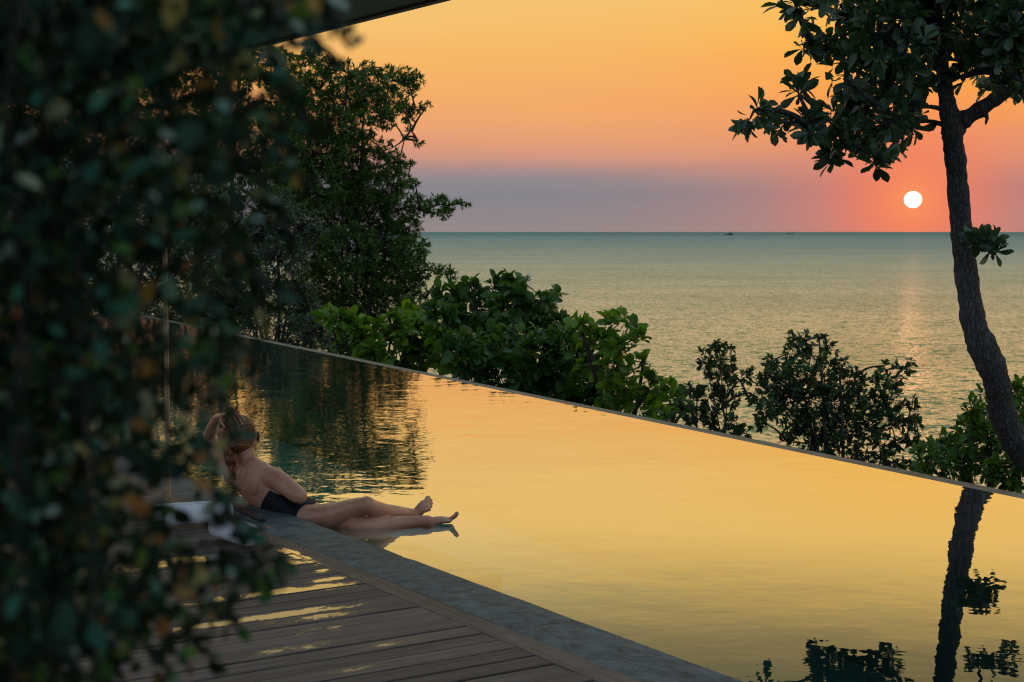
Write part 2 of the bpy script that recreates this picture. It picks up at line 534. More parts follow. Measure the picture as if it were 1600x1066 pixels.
def simple_mat(name, c0, c1, scale=6.0, rough=0.6, bmp=0.3, dist=0.01, spec=0.5, sc=(1, 1, 1), **extra):
    m, nt = material(name)
    tcn = nt.n('ShaderNodeTexCoord')
    no = nt.noise(nt.mapping(tcn.outputs['Object'], sc=sc), scale, 5.0, 0.6)
    col = nt.ramp(no.outputs[0], [(0.3, c0), (0.7, c1)])
    p = nt.n('ShaderNodeBsdfPrincipled', inp={'Base Color': col, 'Roughness': rough, 'Specular IOR Level': spec, 'Normal': bump(nt, no.outputs[0], bmp, dist)})
    for k, v in extra.items():
        p.inputs[k].default_value = v
    out(nt, p.outputs[0])
    return m


M_POOL = pool_water_mat()
M_SEA = sea_mat()
M_DECK = wood_mat('deck_wood', (0.085, 0.066, 0.058), (0.26, 0.205, 0.18))
M_BORDER = wood_mat('border_wood', (0.095, 0.070, 0.058), (0.25, 0.19, 0.155), along_n=False)
M_SLATE = slate_mat()
M_TILE = simple_mat('pool_tile', (0.006, 0.030, 0.026), (0.010, 0.042, 0.036), 1.5, 0.35)


def floor_tile_mat():
    """floor colour that runs from near black at the near end of the pool to turquoise at the far end"""
    m, nt = material('floor_tile')
    geo = nt.n('ShaderNodeNewGeometry')
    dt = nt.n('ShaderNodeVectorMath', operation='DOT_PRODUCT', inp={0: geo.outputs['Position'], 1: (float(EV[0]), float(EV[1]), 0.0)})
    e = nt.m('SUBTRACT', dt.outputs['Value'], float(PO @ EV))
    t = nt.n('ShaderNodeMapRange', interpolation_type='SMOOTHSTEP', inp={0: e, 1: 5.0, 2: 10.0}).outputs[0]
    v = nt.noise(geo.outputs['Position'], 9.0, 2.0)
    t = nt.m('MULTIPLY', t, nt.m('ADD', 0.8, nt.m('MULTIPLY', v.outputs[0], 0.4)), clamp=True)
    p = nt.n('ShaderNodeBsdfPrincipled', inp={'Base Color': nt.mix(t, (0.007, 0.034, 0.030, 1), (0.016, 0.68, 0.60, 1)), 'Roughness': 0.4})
    out(nt, p.outputs[0])
    return m


M_TILE_FLOOR = floor_tile_mat()
M_RIM = simple_mat('rim_stone', (0.045, 0.040, 0.030), (0.19, 0.165, 0.12), 8.0, 0.6)
M_CONC = simple_mat('dark_concrete', (0.03, 0.03, 0.03), (0.07, 0.065, 0.06), 3.0, 0.9)
M_SOIL = simple_mat('hillside_soil', (0.018, 0.022, 0.012), (0.055, 0.05, 0.03), 0.8, 0.95, 0.8, 0.1)
M_SOFFIT = simple_mat('roof_wood', (0.13, 0.062, 0.034), (0.22, 0.105, 0.058), 2.0, 0.55, sc=(1, 1, 1))
M_POST = simple_mat('post_wood', (0.26, 0.19, 0.10), (0.42, 0.33, 0.19), 8.0, 0.45)
M_BARK = bark_mat('rough_bark', (0.014, 0.013, 0.012), (0.105, 0.10, 0.092), 1.0, 0.025)
M_BARK2 = bark_mat('fine_bark', (0.02, 0.017, 0.012), (0.075, 0.062, 0.048), 0.6, 0.02)
M_LEAF_SUN = leaf_mat('leathery_leaf', (0.020, 0.056, 0.030), (0.060, 0.120, 0.052), 0.34, 0.22)
M_LEAF_BROAD = leaf_mat('broad_bright_leaf', (0.036, 0.115, 0.012), (0.20, 0.34, 0.020), 0.42, 0.32, 0.3)
M_LEAF_BROAD2 = leaf_mat('broad_deep_leaf', (0.022, 0.080, 0.018), (0.085, 0.185, 0.022), 0.40, 0.28, 0.35)
M_LEAF_DARK = leaf_mat('small_dark_leaf', (0.022, 0.062, 0.026), (0.070, 0.125, 0.040), 0.42, 0.25, 0.3)
M_LEAF_TALL = leaf_mat('narrow_leaf', (0.028, 0.085, 0.020), (0.12, 0.215, 0.042), 0.42, 0.34, 0.3)
M_LEAF_PALE = leaf_mat('grey_green_leaf', (0.035, 0.070, 0.052), (0.085, 0.130, 0.090), 0.42, 0.28)
M_LEAF_BUSH = leaf_mat('mid_green_leaf', (0.028, 0.090, 0.012), (0.11, 0.22, 0.02), 0.40, 0.30, 0.3)
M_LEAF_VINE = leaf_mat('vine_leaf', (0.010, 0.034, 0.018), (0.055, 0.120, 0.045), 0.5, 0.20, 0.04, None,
                       [(0.0, (0.004, 0.012, 0.007)), (0.66, (0.006, 0.020, 0.012)), (0.74, (0.014, 0.055, 0.038)), (0.84, (0.045, 0.17, 0.12)), (0.87, (0.09, 0.16, 0.02)), (0.91, (0.035, 0.13, 0.03)), (0.935, (0.36, 0.15, 0.05)), (0.95, (0.28, 0.22, 0.05)), (0.975, (0.32, 0.42, 0.36)), (1.0, (0.10, 0.26, 0.20))])  # bright stops stand in for sky glints among the near-black leaves


def skin_mat():
    m, nt = material('skin')
    tcn = nt.n('ShaderNodeTexCoord')
    o = tcn.outputs['Object']
    n0 = nt.noise(o, 7.0, 3.0)
    n1 = nt.noise(o, 60.0, 4.0, 0.65)
    n2 = nt.noise(o, 420.0, 2.0)
    col = nt.ramp(n0.outputs[0], [(0.35, (0.50, 0.245, 0.145)), (0.65, (0.64, 0.36, 0.225))])
    col = nt.mix(nt.m('MULTIPLY', n1.outputs[0], 0.30), col, (0.36, 0.15, 0.09, 1))
    h = nt.m('ADD', nt.m('MULTIPLY', n1.outputs[0], 0.5), nt.m('MULTIPLY', n2.outputs[0], 0.25))
    wet = nt.ramp(nt.noise(o, 11.0, 3.0).outputs[0], [(0.40, (0.50,) * 3), (0.62, (0.24,) * 3)])
    p = nt.n('ShaderNodeBsdfPrincipled', inp={'Base Color': col, 'Roughness': wet, 'Specular IOR Level': 0.45, 'Normal': bump(nt, h, 0.35, 0.004)})
    p.inputs['Subsurface Weight'].default_value = 0.12
    p.inputs['Subsurface Radius'].default_value = (0.02, 0.008, 0.004)
    out(nt, p.outputs[0])
    return m


M_SKIN = skin_mat()
M_SUIT = simple_mat('navy_swimsuit', (0.005, 0.007, 0.012), (0.010, 0.013, 0.020), 60.0, 0.6, 0.2, 0.002, 0.2)
M_GLASSES = simple_mat('tortoise_frame', (0.03, 0.015, 0.008), (0.16, 0.07, 0.02), 90.0, 0.2, 0.0)
M_LENS = simple_mat('dark_lens', (0.012, 0.010, 0.010), (0.02, 0.016, 0.014), 5.0, 0.08, 0.0)
M_STRAP = simple_mat('dark_leather', (0.012, 0.010, 0.009), (0.03, 0.025, 0.02), 20.0, 0.5)
M_BOAT = simple_mat('boat_hull', (0.03, 0.04, 0.045), (0.06, 0.07, 0.075), 0.2, 0.6)


def hair_mat():
    m, nt = material('auburn_hair')
    geo = nt.n('ShaderNodeNewGeometry')
    col = nt.ramp(geo.outputs['Random Per Island'], [(0.0, (0.045, 0.016, 0.007)), (0.5, (0.17, 0.062, 0.022)), (1.0, (0.48, 0.21, 0.075))])
    p = nt.n('ShaderNodeBsdfPrincipled', inp={'Base Color': col, 'Roughness': 0.36, 'Specular IOR Level': 0.5})
    out(nt, p.outputs[0])
    return m


M_HAIR = hair_mat()


def towel_mat():
    m, nt = material('towel_cotton')
    tcn = nt.n('ShaderNodeTexCoord')
    v = tcn.outputs['Object']
    wv = nt.n('ShaderNodeTexWave', bands_direction='Z', inp={'Vector': v, 'Scale': 130.0, 'Distortion': 5.0, 'Detail': 2.0, 'Detail Scale': 3.0})
    no = nt.noise(v, 160.0, 3.0)
    h = nt.m('ADD', wv.outputs[1], nt.m('MULTIPLY', no.outputs[0], 0.8))
    col = nt.ramp(h, [(0.2, (0.74, 0.82, 0.85)), (1.2, (0.86, 0.91, 0.93))])
    p = nt.n('ShaderNodeBsdfPrincipled', inp={'Base Color': col, 'Roughness': 0.95, 'Normal': bump(nt, h, 0.5, 0.004)})
    p.inputs['Sheen Weight'].default_value = 0.3
    out(nt, p.outputs[0])
    return m


M_TOWEL = towel_mat()


def sun_mat():
    m, nt = material('sun_disc')
    e = nt.n('ShaderNodeEmission', inp={0: (1.0, 0.86, 0.62, 1), 1: 4.0})
    out(nt, e.outputs[0])
    return m


# ------------------------------------------------------------------ setting: sea, land, sun
WATER_Z = -0.06
SEA_Z = -12.0


def far_n(ee):
    """distance of the infinity edge from the coping, in the pool frame"""
    return 4.059 + 0.1034 * (ee - 2.10)


def build_sea():
    rings = [0, 30, 60, 90, 130, 200, 320, 520, 900, 1600, 3000, 6000, 12000, 25000, 55000]
    n = 96
    v = [(0, 0, SEA_Z)]
    for r in rings[1:]:
        for k in range(n):
            a = 2 * math.pi * k / n
            v.append((r * math.cos(a), r * math.sin(a), SEA_Z))
    t = [(0, 1 + k, 1 + (k + 1) % n) for k in range(n)]
    q = []
    for i in range(len(rings) - 2):
        a = 1 + i * n
        for k in range(n):
            q.append((a + k, a + n + k, a + n + (k + 1) % n, a + (k + 1) % n))
    b = MB()
    b.add(v, q, t)
    b.build('sea', M_SEA, smooth=True, kind='structure')


build_sea()


def land_z(x, y):
    d = np.stack([x - PO[0], y - PO[1]], -1)
    nn = d @ NV
    ee = d @ EV
    s = nn - far_n(ee)                              # beyond the infinity edge
    right = -2.0 - np.maximum(s, 0) * 0.52
    left = -2.0 - np.maximum(s, 0) * 0.16 - np.maximum(s - 18, 0) * 0.05
    wl = 1.0 / (1.0 + np.exp((x + 3.5 + 0.06 * y) / 1.6))
    z = right * (1 - wl) + left * wl
    z = z + 0.25 * np.sin(x * 0.9 + y * 0.3) * np.cos(y * 0.7 - x * 0.2) * np.clip(s, 0, 1)
    far = np.maximum(np.hypot(x + 10, y - 20) - 62, 0)
    return z - far * 0.5


def build_land():
    xs = np.linspace(-90, 60, 151)
    ys = np.linspace(-70, 110, 181)
    X, Y = np.meshgrid(xs, ys, indexing='ij')
    Z = land_z(X, Y)
    v = np.stack([X, Y, Z], -1).reshape(-1, 3)
    i = np.arange(150)[:, None] * 181 + np.arange(180)[None, :]
    i = i.ravel()
    q = np.stack([i, i + 181, i + 182, i + 1], -1)
    b = MB()
    b.add(v, q)
    b.build('hillside', M_SOIL, kind='structure')


build_land()


def build_sun():
    D = 90000.0
    r = D * math.tan(math.atan(13.0 / F_PX))
    c = np.array(cam.location) + np.array(SUN_DIR) * D
    b = MB()
    n, k = 48, 24
    v, q = [], []
    for i in range(k + 1):
        th = math.pi * i / k
        for j in range(n):
            ph = 2 * math.pi * j / n
            v.append((r * math.sin(th) * math.cos(ph), r * math.sin(th) * math.sin(ph), r * math.cos(th) * 0.95))
    for i in range(k):
        for j in range(n):
            q.append((i * n + j, (i + 1) * n + j, (i + 1) * n + (j + 1) % n, i * n + (j + 1) % n))
    b.add(v, q)
    o = b.build('sun', sun_mat(), label='white hot disc of the sun low over the sea horizon', cat='sun')
    o.location = c


build_sun()

# ------------------------------------------------------------------ setting: pool
E0, E1 = -3.4, 25.0


def prism(b, corners, z0, z1):
    """closed prism from ground corners (n,e) counter-clockwise"""
    k = len(corners)
    v = [W(a, c, z0) for a, c in corners] + [W(a, c, z1) for a, c in corners]
    q = [(i, (i + 1) % k, k + (i + 1) % k, k + i) for i in range(k)]
    if k == 4:
        q += [(3, 2, 1, 0), (4, 5, 6, 7)]
    b.add(v, q)


def build_pool():
    b = MB()
    g = 60
    ne = [(nn, ee) for ee in np.linspace(E0, E1, g) for nn in (0.0, 1.0)]
    v = [W(0.002 if nn == 0 else far_n(ee), ee, WATER_Z) for nn, ee in ne]
    q = [(2 * i, 2 * i + 1, 2 * i + 3, 2 * i + 2) for i in range(g - 1)]
    b.add(v, q)
    b.build('pool_water', M_POOL, smooth=False, kind='structure')
    root = thing('pool_basin', None, None, W(0, 0, -1.4), kind='structure')
    t = 0.2
    zt = WATER_Z - 0.012
    f0, f1 = far_n(E0), far_n(E1)
    fl = MB()
    prism(fl, [(-t, E0 - t), (f0 + t, E0 - t), (f1 + t, E1 + t), (-t, E1 + t)], -1.7, -1.45)
    under(fl.build('basin_floor', M_TILE_FLOOR, smooth=False), root)
    for nm, cs, top in (('basin_wall', [(-t, E0), (0, E0), (0, E1), (-t, E1)], -0.045),
                        ('basin_wall', [(-t, E0 - t), (f0 + t, E0 - t), (f0 + t, E0 - 0.002), (-t, E0 - 0.002)], -0.045),
                        ('basin_wall', [(-t, E1 + 0.002), (f1 + t, E1 + 0.002), (f1 + t, E1 + t), (-t, E1 + t)], -0.045)):
        w_ = MB()
        prism(w_, cs, -1.448, top)
        under(w_.build(nm, M_TILE, smooth=False), root)
    bench = MB()
    prism(bench, [(0.003, 2.56), (0.62, 2.56), (0.62, 9.0), (0.003, 9.0)], -1.448, -0.185)
    under(bench.build('bench', M_TILE, smooth=False), root)
    # infinity edge: long stone strips with grooves between them
    rim = thing('infinity_edge', 'pale grooved stone rim along the far overflowing edge of the pool', 'pool edge', W(f0, E0, -0.1))
    wl = MB()
    prism(wl, [(f0, E0), (f0 + 0.19, E0), (f1 + 0.19, E1), (f1, E1)], -1.446, -0.098)
    under(wl.build('edge_wall', M_TILE, smooth=False), rim)
    for k in range(3):
        a, c = 0.002 + k * 0.066, 0.002 + k * 0.066 + 0.050
        s = MB()
        L = 1.3
        e = E0
        prism(s, [(f0 + a, E0), (f0 + c, E0), (f1 + c, E1), (f1 + a, E1)], -0.096, WATER_Z - 0.004 - 0.004 * k)
        under(s.build('stone_strip', M_RIM, smooth=False), rim)


build_pool()


def build_coping():
    root = thing('pool_coping', None, None, W(-0.15, 0), kind='structure')
    L, e, k = 1.62, E0 - 0.25, 0
    rr = random.Random(3)
    while e < E1 + 0.2:
        ln = L + rr.uniform(-0.25, 0.25)
        b = MB()
        gx = np.linspace(-0.304, 0.0, 5)
        gy = np.linspace(e, e + ln - 0.004, 12)
        # slightly uneven riven top, eased edges
        top = [[W(x, y, -0.002 + rr.uniform(-0.0015, 0.0015) - (0.004 if i in (0, 4) else 0) - (0.003 if j in (0, 11) else 0)) for j, y in enumerate(gy)] for i, x in enumerate(gx)]
        v = [p for r in top for p in r]
        q = [(i * 12 + j, (i + 1) * 12 + j, (i + 1) * 12 + j + 1, i * 12 + j + 1) for i in range(4) for j in range(11)]
        b.add(v, q)
        ring = [top[i][0] for i in range(5)] + [top[4][j] for j in range(1, 12)] + [top[i][11] for i in (3, 2, 1, 0)] + [top[0][j] for j in range(10, 0, -1)]
        lo = [np.array([p[0], p[1], -0.044]) for p in ring]
        m = len(ring)
        b.add(ring + lo, [(i, i + m, (i + 1) % m + m, (i + 1) % m) for i in range(m)])
        under(b.build('coping_slab', M_SLATE, smooth=False), root)
        e += ln
        k += 1


build_coping()


def build_deck():
    root = thing('deck', None, None, W(-2.5, 2, -0.03), kind='structure')
    base = MB()
    prism(base, [(-6.4, -4.6), (-0.21, -4.6), (-0.21, 13.0), (-6.4, 13.0)], -1.9, -0.075)
    o = base.build('deck_base', M_CONC, smooth=False)
    under(o, root)
    rr = random.Random(5)

    def board(n0, n1, e0, e1, mat, name, z):
        b = MB()
        c = 0.003
        lo, hi = -0.03 + z, 0.0 + z
        prof = [(e0, lo), (e0, hi - c), (e0 + c, hi), (e1 - c, hi), (e1, hi - c), (e1, lo)]
        v = [W(n0, y, zz_) for y, zz_ in prof] + [W(n1, y, zz_) for y, zz_ in prof]
        q = [(i, (i + 1) % 6, 6 + (i + 1) % 6, 6 + i) for i in range(6)]
        q += [(0, 5, 4, 1), (1, 4, 3, 2), (6, 7, 10, 11), (7, 8, 9, 10)]
        b.add(v, q)
        under(b.build(name, mat, smooth=False), root)

    pitch = 0.1245
    e = 2.157 - 50 * pitch
    i = 0
    while e < 13.0:
        z = rr.uniform(-0.0035, 0.0015)
        g = rr.uniform(0.008, 0.014)
        board(-6.2, -0.432 + rr.uniform(-0.002, 0.001), e + g / 2, e + pitch - g / 2, M_DECK, 'deck_plank', z)
        e += pitch
        i += 1
    # border boards along the stone
    joints = [-4.4, -1.9, 0.76, 3.55, 6.3, 9.1, 11.4, 13.0]
    for k in range(len(joints) - 1):
        wd = 0.004 if k == 1 else 0.0
        b = MB()
        n0, n1 = -0.428 - (0.006 if k <= 1 else 0), -0.313 + (0.003 if k <= 1 else 0)
        e0, e1 = joints[k], joints[k + 1] - 0.003
        z = 0.002 if k <= 1 else -0.001
        c = 0.003
        prof = [(n0, -0.03), (n0, z - c), (n0 + c, z), (n1 - c, z), (n1, z - c), (n1, -0.03)]
        v = [W(x, e0, zz_) for x, zz_ in prof] + [W(x, e1, zz_) for x, zz_ in prof]
        q = [(i, 6 + i, 6 + (i + 1) % 6, (i + 1) % 6) for i in range(6)]
        q += [(0, 1, 4, 5), (1, 2, 3, 4), (6, 11, 10, 7), (7, 10, 9, 8)]
        b.add(v, q)
        under(b.build('border_board', M_BORDER, smooth=False), root)


build_deck()


def build_roof():
    zr = 2.60
    root = thing('pavilion_roof', 'dark brown wooden roof eave at the top edge beside the leaves', 'roof', W(-2.5, 2, zr))
    n1, n0 = 0.055, -3.0
    e0, e1 = 1.75, 9.0
    # soffit boards run along the eave
    k = 0
    x = n1 - 0.05
    while x > n0:
        b = MB()
        prism(b, [(x - 0.178, e0), (x, e0), (x, e1), (x - 0.178, e1)], zr, zr + 0.02)
        under(b.build('soffit_board', M_SOFFIT, smooth=False), root)
        x -= 0.182
        k += 1
    b = MB()
    prism(b, [(n1 - 0.045, e0), (n1, e0), (n1, e1), (n1 - 0.045, e1)], zr - 0.012, zr + 0.24)
    under(b.build('fascia', M_SOFFIT, smooth=False), root)
    b = MB()
    v = [W(n0, e0, zr + 0.021), W(n1 - 0.046, e0, zr + 0.021), W(n1 - 0.046, e1, zr + 0.021), W(n0, e1, zr + 0.021),
         W(n0, e0, zr + 1.1), W(n1 - 0.046, e0, zr + 0.2), W(n1 - 0.046, e1, zr + 0.2), W(n0, e1, zr + 1.1)]
    b.add(v, [(0, 3, 2, 1), (4, 5, 6, 7), (0, 1, 5, 4), (1, 2, 6, 5), (2, 3, 7, 6), (3, 0, 4, 7)])
    under(b.build('roof_slab', M_SOFFIT, smooth=False), root)
    # slender post seen between the leaves
    p = at(264, 800, 8.35)
    post = thing('roof_post', 'slim pale wooden post standing on the deck behind the leafy vine', 'post', (p[0], p[1], 0))
    b = MB()
    b.box((-0.011, -0.011, 0.012), (0.011, 0.011, zr), lambda v: v)
    b.build('pole', M_POST, post, smooth=False)
    b = MB()
    b.box((-0.04, -0.04, 0.0), (0.04, 0.04, 0.011), lambda v: v)
    b.build('base_plate', M_STRAP, post, smooth=False)


build_roof()

# ------------------------------------------------------------------ foliage


def leaf_shape(kind):
    """leaf of length 1 along +x, upper side +z, folded along the midrib"""
    if kind == 'obovate':
        xs = [0.0, 0.16, 0.40, 0.66, 0.86, 1.0]
        ws = [0.008, 0.045, 0.125, 0.205, 0.185, 0.03]
    elif kind == 'broad':
        xs = [0.0, 0.14, 0.36, 0.62, 0.84, 1.0]
        ws = [0.010, 0.09, 0.21, 0.295, 0.24, 0.03]
    elif kind == 'narrow':
        xs = [0.0, 0.45, 1.0]
        ws = [0.01, 0.17, 0.012]
    else:
        xs = [0.0, 0.28, 0.68, 1.0]
        ws = [0.012, 0.24, 0.25, 0.02]
    v, q = [], []
    for x, wd in zip(xs, ws):
        zc = -0.16 * x * x
        v += [(x, -wd, zc + wd * 0.35), (x, 0, zc), (x, wd, zc + wd * 0.35)]
    for i in range(len(xs) - 1):
        a = i * 3
        q += [(a, a + 3, a + 4, a + 1), (a + 1, a + 4, a + 5, a + 2)]
    return np.array(v), np.array(q)


def frames(d, up):
    """rotation matrices with x along d and z close to up (N,3)"""
    x = d / np.maximum(1e-9, np.linalg.norm(d, axis=1, keepdims=True))
    zv = up - (up * x).sum(1, keepdims=True) * x
    zv /= np.maximum(1e-9, np.linalg.norm(zv, axis=1, keepdims=True))
    y = np.cross(zv, x)
    return np.stack([x, y, zv], -1)


class Leaves:
    def __init__(self):
        self.p, self.d, self.u, self.s = [], [], [], []

    def add(self, p, d, u, s):
        self.p.append(np.atleast_2d(p))
        self.d.append(np.atleast_2d(d))
        self.u.append(np.atleast_2d(u))
        self.s.append(np.atleast_1d(s))

    def rosette(self, tip, axis, k, size, spread=0.9):
        """k leaves fanned round a twig end"""
        a = unit(axis)
        ref = np.array([0, 0, 1.0]) if abs(a[2]) < 0.9 else np.array([1.0, 0, 0])
        b = unit(np.cross(a, ref))
        c = np.cross(a, b)
        ph = RNG.uniform(0, 2 * math.pi) + np.arange(k) * 2.39996 + RNG.normal(0, 0.2, k)
        tl = np.clip(spread + RNG.normal(0, 0.28, k), 0.1, 1.7)
        d = np.cos(tl)[:, None] * a + np.sin(tl)[:, None] * (np.cos(ph)[:, None] * b + np.sin(ph)[:, None] * c)
        u = a[None] * 1.0 + np.array([[0, 0, 0.55]]) + RNG.normal(0, 0.35, (k, 3))
        p = tip[None] - a[None] * RNG.uniform(0, 0.35, (k, 1)) * size + d * 0.03 * size
        self.add(p, d, u, size * RNG.uniform(0.45, 1.2, k))

    def finish(self, root, kind, mat, parts=0, part_name='leaf', stuff_name='foliage'):
        p, d, u, s = (np.concatenate(a) for a in (self.p, self.d, self.u, self.s))
        R = frames(d, u)
        bv, bq = leaf_shape(kind)
        sel = np.zeros(len(p), bool)
        if parts:
            v = p - np.array([0, 0, CAM_Z])
            px = v[:, 0] / v[:, 1] * F_PX + CX
            py = CY - (v[:, 2] * math.cos(PITCH) + v[:, 1] * math.sin(PITCH)) / (v[:, 1] * math.cos(PITCH) - v[:, 2] * math.sin(PITCH)) * F_PX
            inside = (px > 0) & (px < 1600) & (py > -10) & (py < 1066)
            # a coarse depth map, so the leaves chosen are those that really face the viewer
            fn = np.abs((R[:, :, 2] * v).sum(1)) / np.linalg.norm(v, axis=1)
            score = s / v[:, 1] * (0.35 + fn)
            cell = (np.floor(px / 7).astype(int), np.floor(py / 7).astype(int))
            front = {}
            for i in np.where(inside)[0]:
                key = (cell[0][i], cell[1][i])
                if key not in front or v[i, 1] < v[front[key], 1]:
                    front[key] = i
            fr = np.array(sorted(front.values()), int)
            order = fr[np.argsort(-score[fr])][:parts]
            sel[order] = True
            me = new_mesh(part_name, bv, [bq])
            me.materials.append(mat)
            me.polygons.foreach_set('use_smooth', np.ones(len(me.polygons), bool))
            loc = np.array(root.location)
            for i in order:
                o = bpy.data.objects.new(part_name, me)
                o.parent = root
                M4 = np.eye(4)
                M4[:3, :3] = R[i] * s[i]
                M4[:3, 3] = p[i] - loc
                o.matrix_local = Matrix(M4.tolist())
                COL.objects.link(o)
        k = ~sel
        vv = np.einsum('nij,mj->nmi', R[k], bv) * s[k][:, None, None] + p[k][:, None, :]
        nv = len(bv)
        qq = bq[None] + (np.arange(k.sum()) * nv)[:, None, None]
        me = new_mesh(stuff_name, vv.reshape(-1, 3), [qq.reshape(-1, 4)])
        o = link(stuff_name, me, mat, smooth=True, kind='stuff')
        under(o, root)
        return o


def curve_pts(a, b, k=6, sag=0.08, jit=0.04):
    a, b = np.asarray(a, float), np.asarray(b, float)
    L = np.linalg.norm(b - a)
    off = RNG.normal(0, jit * L, 3) + np.array([0, 0, sag * L])
    t = np.linspace(0, 1, k)[:, None]
    return a * (1 - t) + b * t + off * (4 * t * (1 - t))


def catmull(P, n):
    P = np.asarray(P, float)
    Q = np.vstack([2 * P[0] - P[1], P, 2 * P[-1] - P[-2]])
    res = []
    for i in range(len(P) - 1):
        p0, p1, p2, p3 = Q[i:i + 4]
        for t in np.arange(n) / n:
            res.append(0.5 * (2 * p1 + (p2 - p0) * t + (2 * p0 - 5 * p1 + 4 * p2 - p3) * t * t + (3 * p1 - p0 - 3 * p2 + p3) * t ** 3))
    res.append(P[-1])
    return np.array(res)


def plant(name, label, cat, base, stems, clumps, depth, leaf, group=None, bark=None, leaf_kind='small', mat=None, leaf_size=0.1, per_twig=6,
          density=1.0, parts=0, depth_jit=0.5, spread=0.9, thick=0.7, out_bias=0.6, up_bias=0.3, trunk_name='trunk', trunk=None, trunk_seg=10, limb_r=0.02, twig_min=3, twig_r=1.0):
    """a woody plant: stems rise from its base, limbs reach every clump, twigs in the clump carry rosettes of leaves.
    clumps: (photo column, photo row, radius in photo pixels at that distance)"""
    root = thing(name, label, cat, base, group)
    bark = bark or M_BARK2
    tb = MB()
    if trunk is not None:
        tp, tr_ = trunk
        tb.tube(tp, tr_, trunk_seg, 0.03)
        nodes = np.asarray(tp)
    else:
        nodes = []
        for sp, r0, r1 in stems:
            c = catmull(sp, 5)
            tb.tube(c, np.linspace(r0, r1, len(c)), 7, 0.05)
            nodes.append(c)
        nodes = np.vstack(nodes)
    under(tb.build(trunk_name, bark), root)
    lb = MB()
    lv = Leaves()
    mpp = depth / F_PX
    centres = []
    for c in clumps:
        px, py, r = c[:3]
        dj = c[3] if len(c) > 3 else RNG.uniform(-depth_jit, depth_jit)
        centres.append((at(px, py, depth + dj), r * mpp))
    for ctr, R in sorted(centres, key=lambda q: np.linalg.norm(nodes - q[0], axis=1).min()):
        dist = np.linalg.norm(nodes - ctr, axis=1) + np.maximum(0, nodes[:, 2] - ctr[2]) * 0.8
        j = int(np.argmin(dist))
        limb = curve_pts(nodes[j], ctr, 7, 0.06, 0.05)
        L = np.linalg.norm(ctr - nodes[j])
        r0 = min(limb_r, limb_r * (0.35 + L / (8 * R + 1e-6)))
        lb.tube(limb, np.linspace(r0, r0 * 0.4, 7), 5)
        nodes = np.vstack([nodes, limb[2:]])
        nt_ = max(twig_min, int(density * (R / leaf_size) ** 2 * 2.4))
        for _ in range(nt_):
            v = RNG.normal(0, 1, 3)
            v[1] *= thick
            v = unit(v) * R * RNG.uniform(0.25, 1.0) ** 0.55
            v[1] *= thick
            tip = ctr + v * RNG.uniform(0.85, 1.12)
            st = ctr + v * RNG.uniform(0.0, 0.35)
            lb.tube([st, (st + tip) / 2 + RNG.normal(0, 0.05 * R, 3), tip], np.array([0.05, 0.04, 0.03]) * leaf_size * twig_r, 3)
            ax = unit(v) * out_bias + np.array([0, 0, up_bias]) + RNG.normal(0, 0.3, 3)
            lv.rosette(tip, ax, max(2, int(per_twig + RNG.integers(-2, 3))), leaf_size, spread)
    under(lb.build('branches', bark, smooth=True, kind='stuff'), root)
    lv.finish(root, leaf_kind, mat, parts)
    return root, lv


def zland(p):
    return float(land_z(np.array([p[0]]), np.array([p[1]]))[0])


def stems_from(base, tops, r0=0.05, r1=0.015, spread=0.15):
    res = []
    for t in tops:
        t = np.asarray(t)
        b = np.array([base[0] + RNG.normal(0, spread), base[1] + RNG.normal(0, spread), base[2] - 0.1])
        m = b * 0.45 + t * 0.55 + np.array([0, 0, 0.12 * (t[2] - b[2])])
        m[:2] += RNG.normal(0, 0.1, 2)
        res.append(([b, b * 0.8 + m * 0.2 + np.array([0, 0, 0.1]), m, t], r0, r1))
    return res


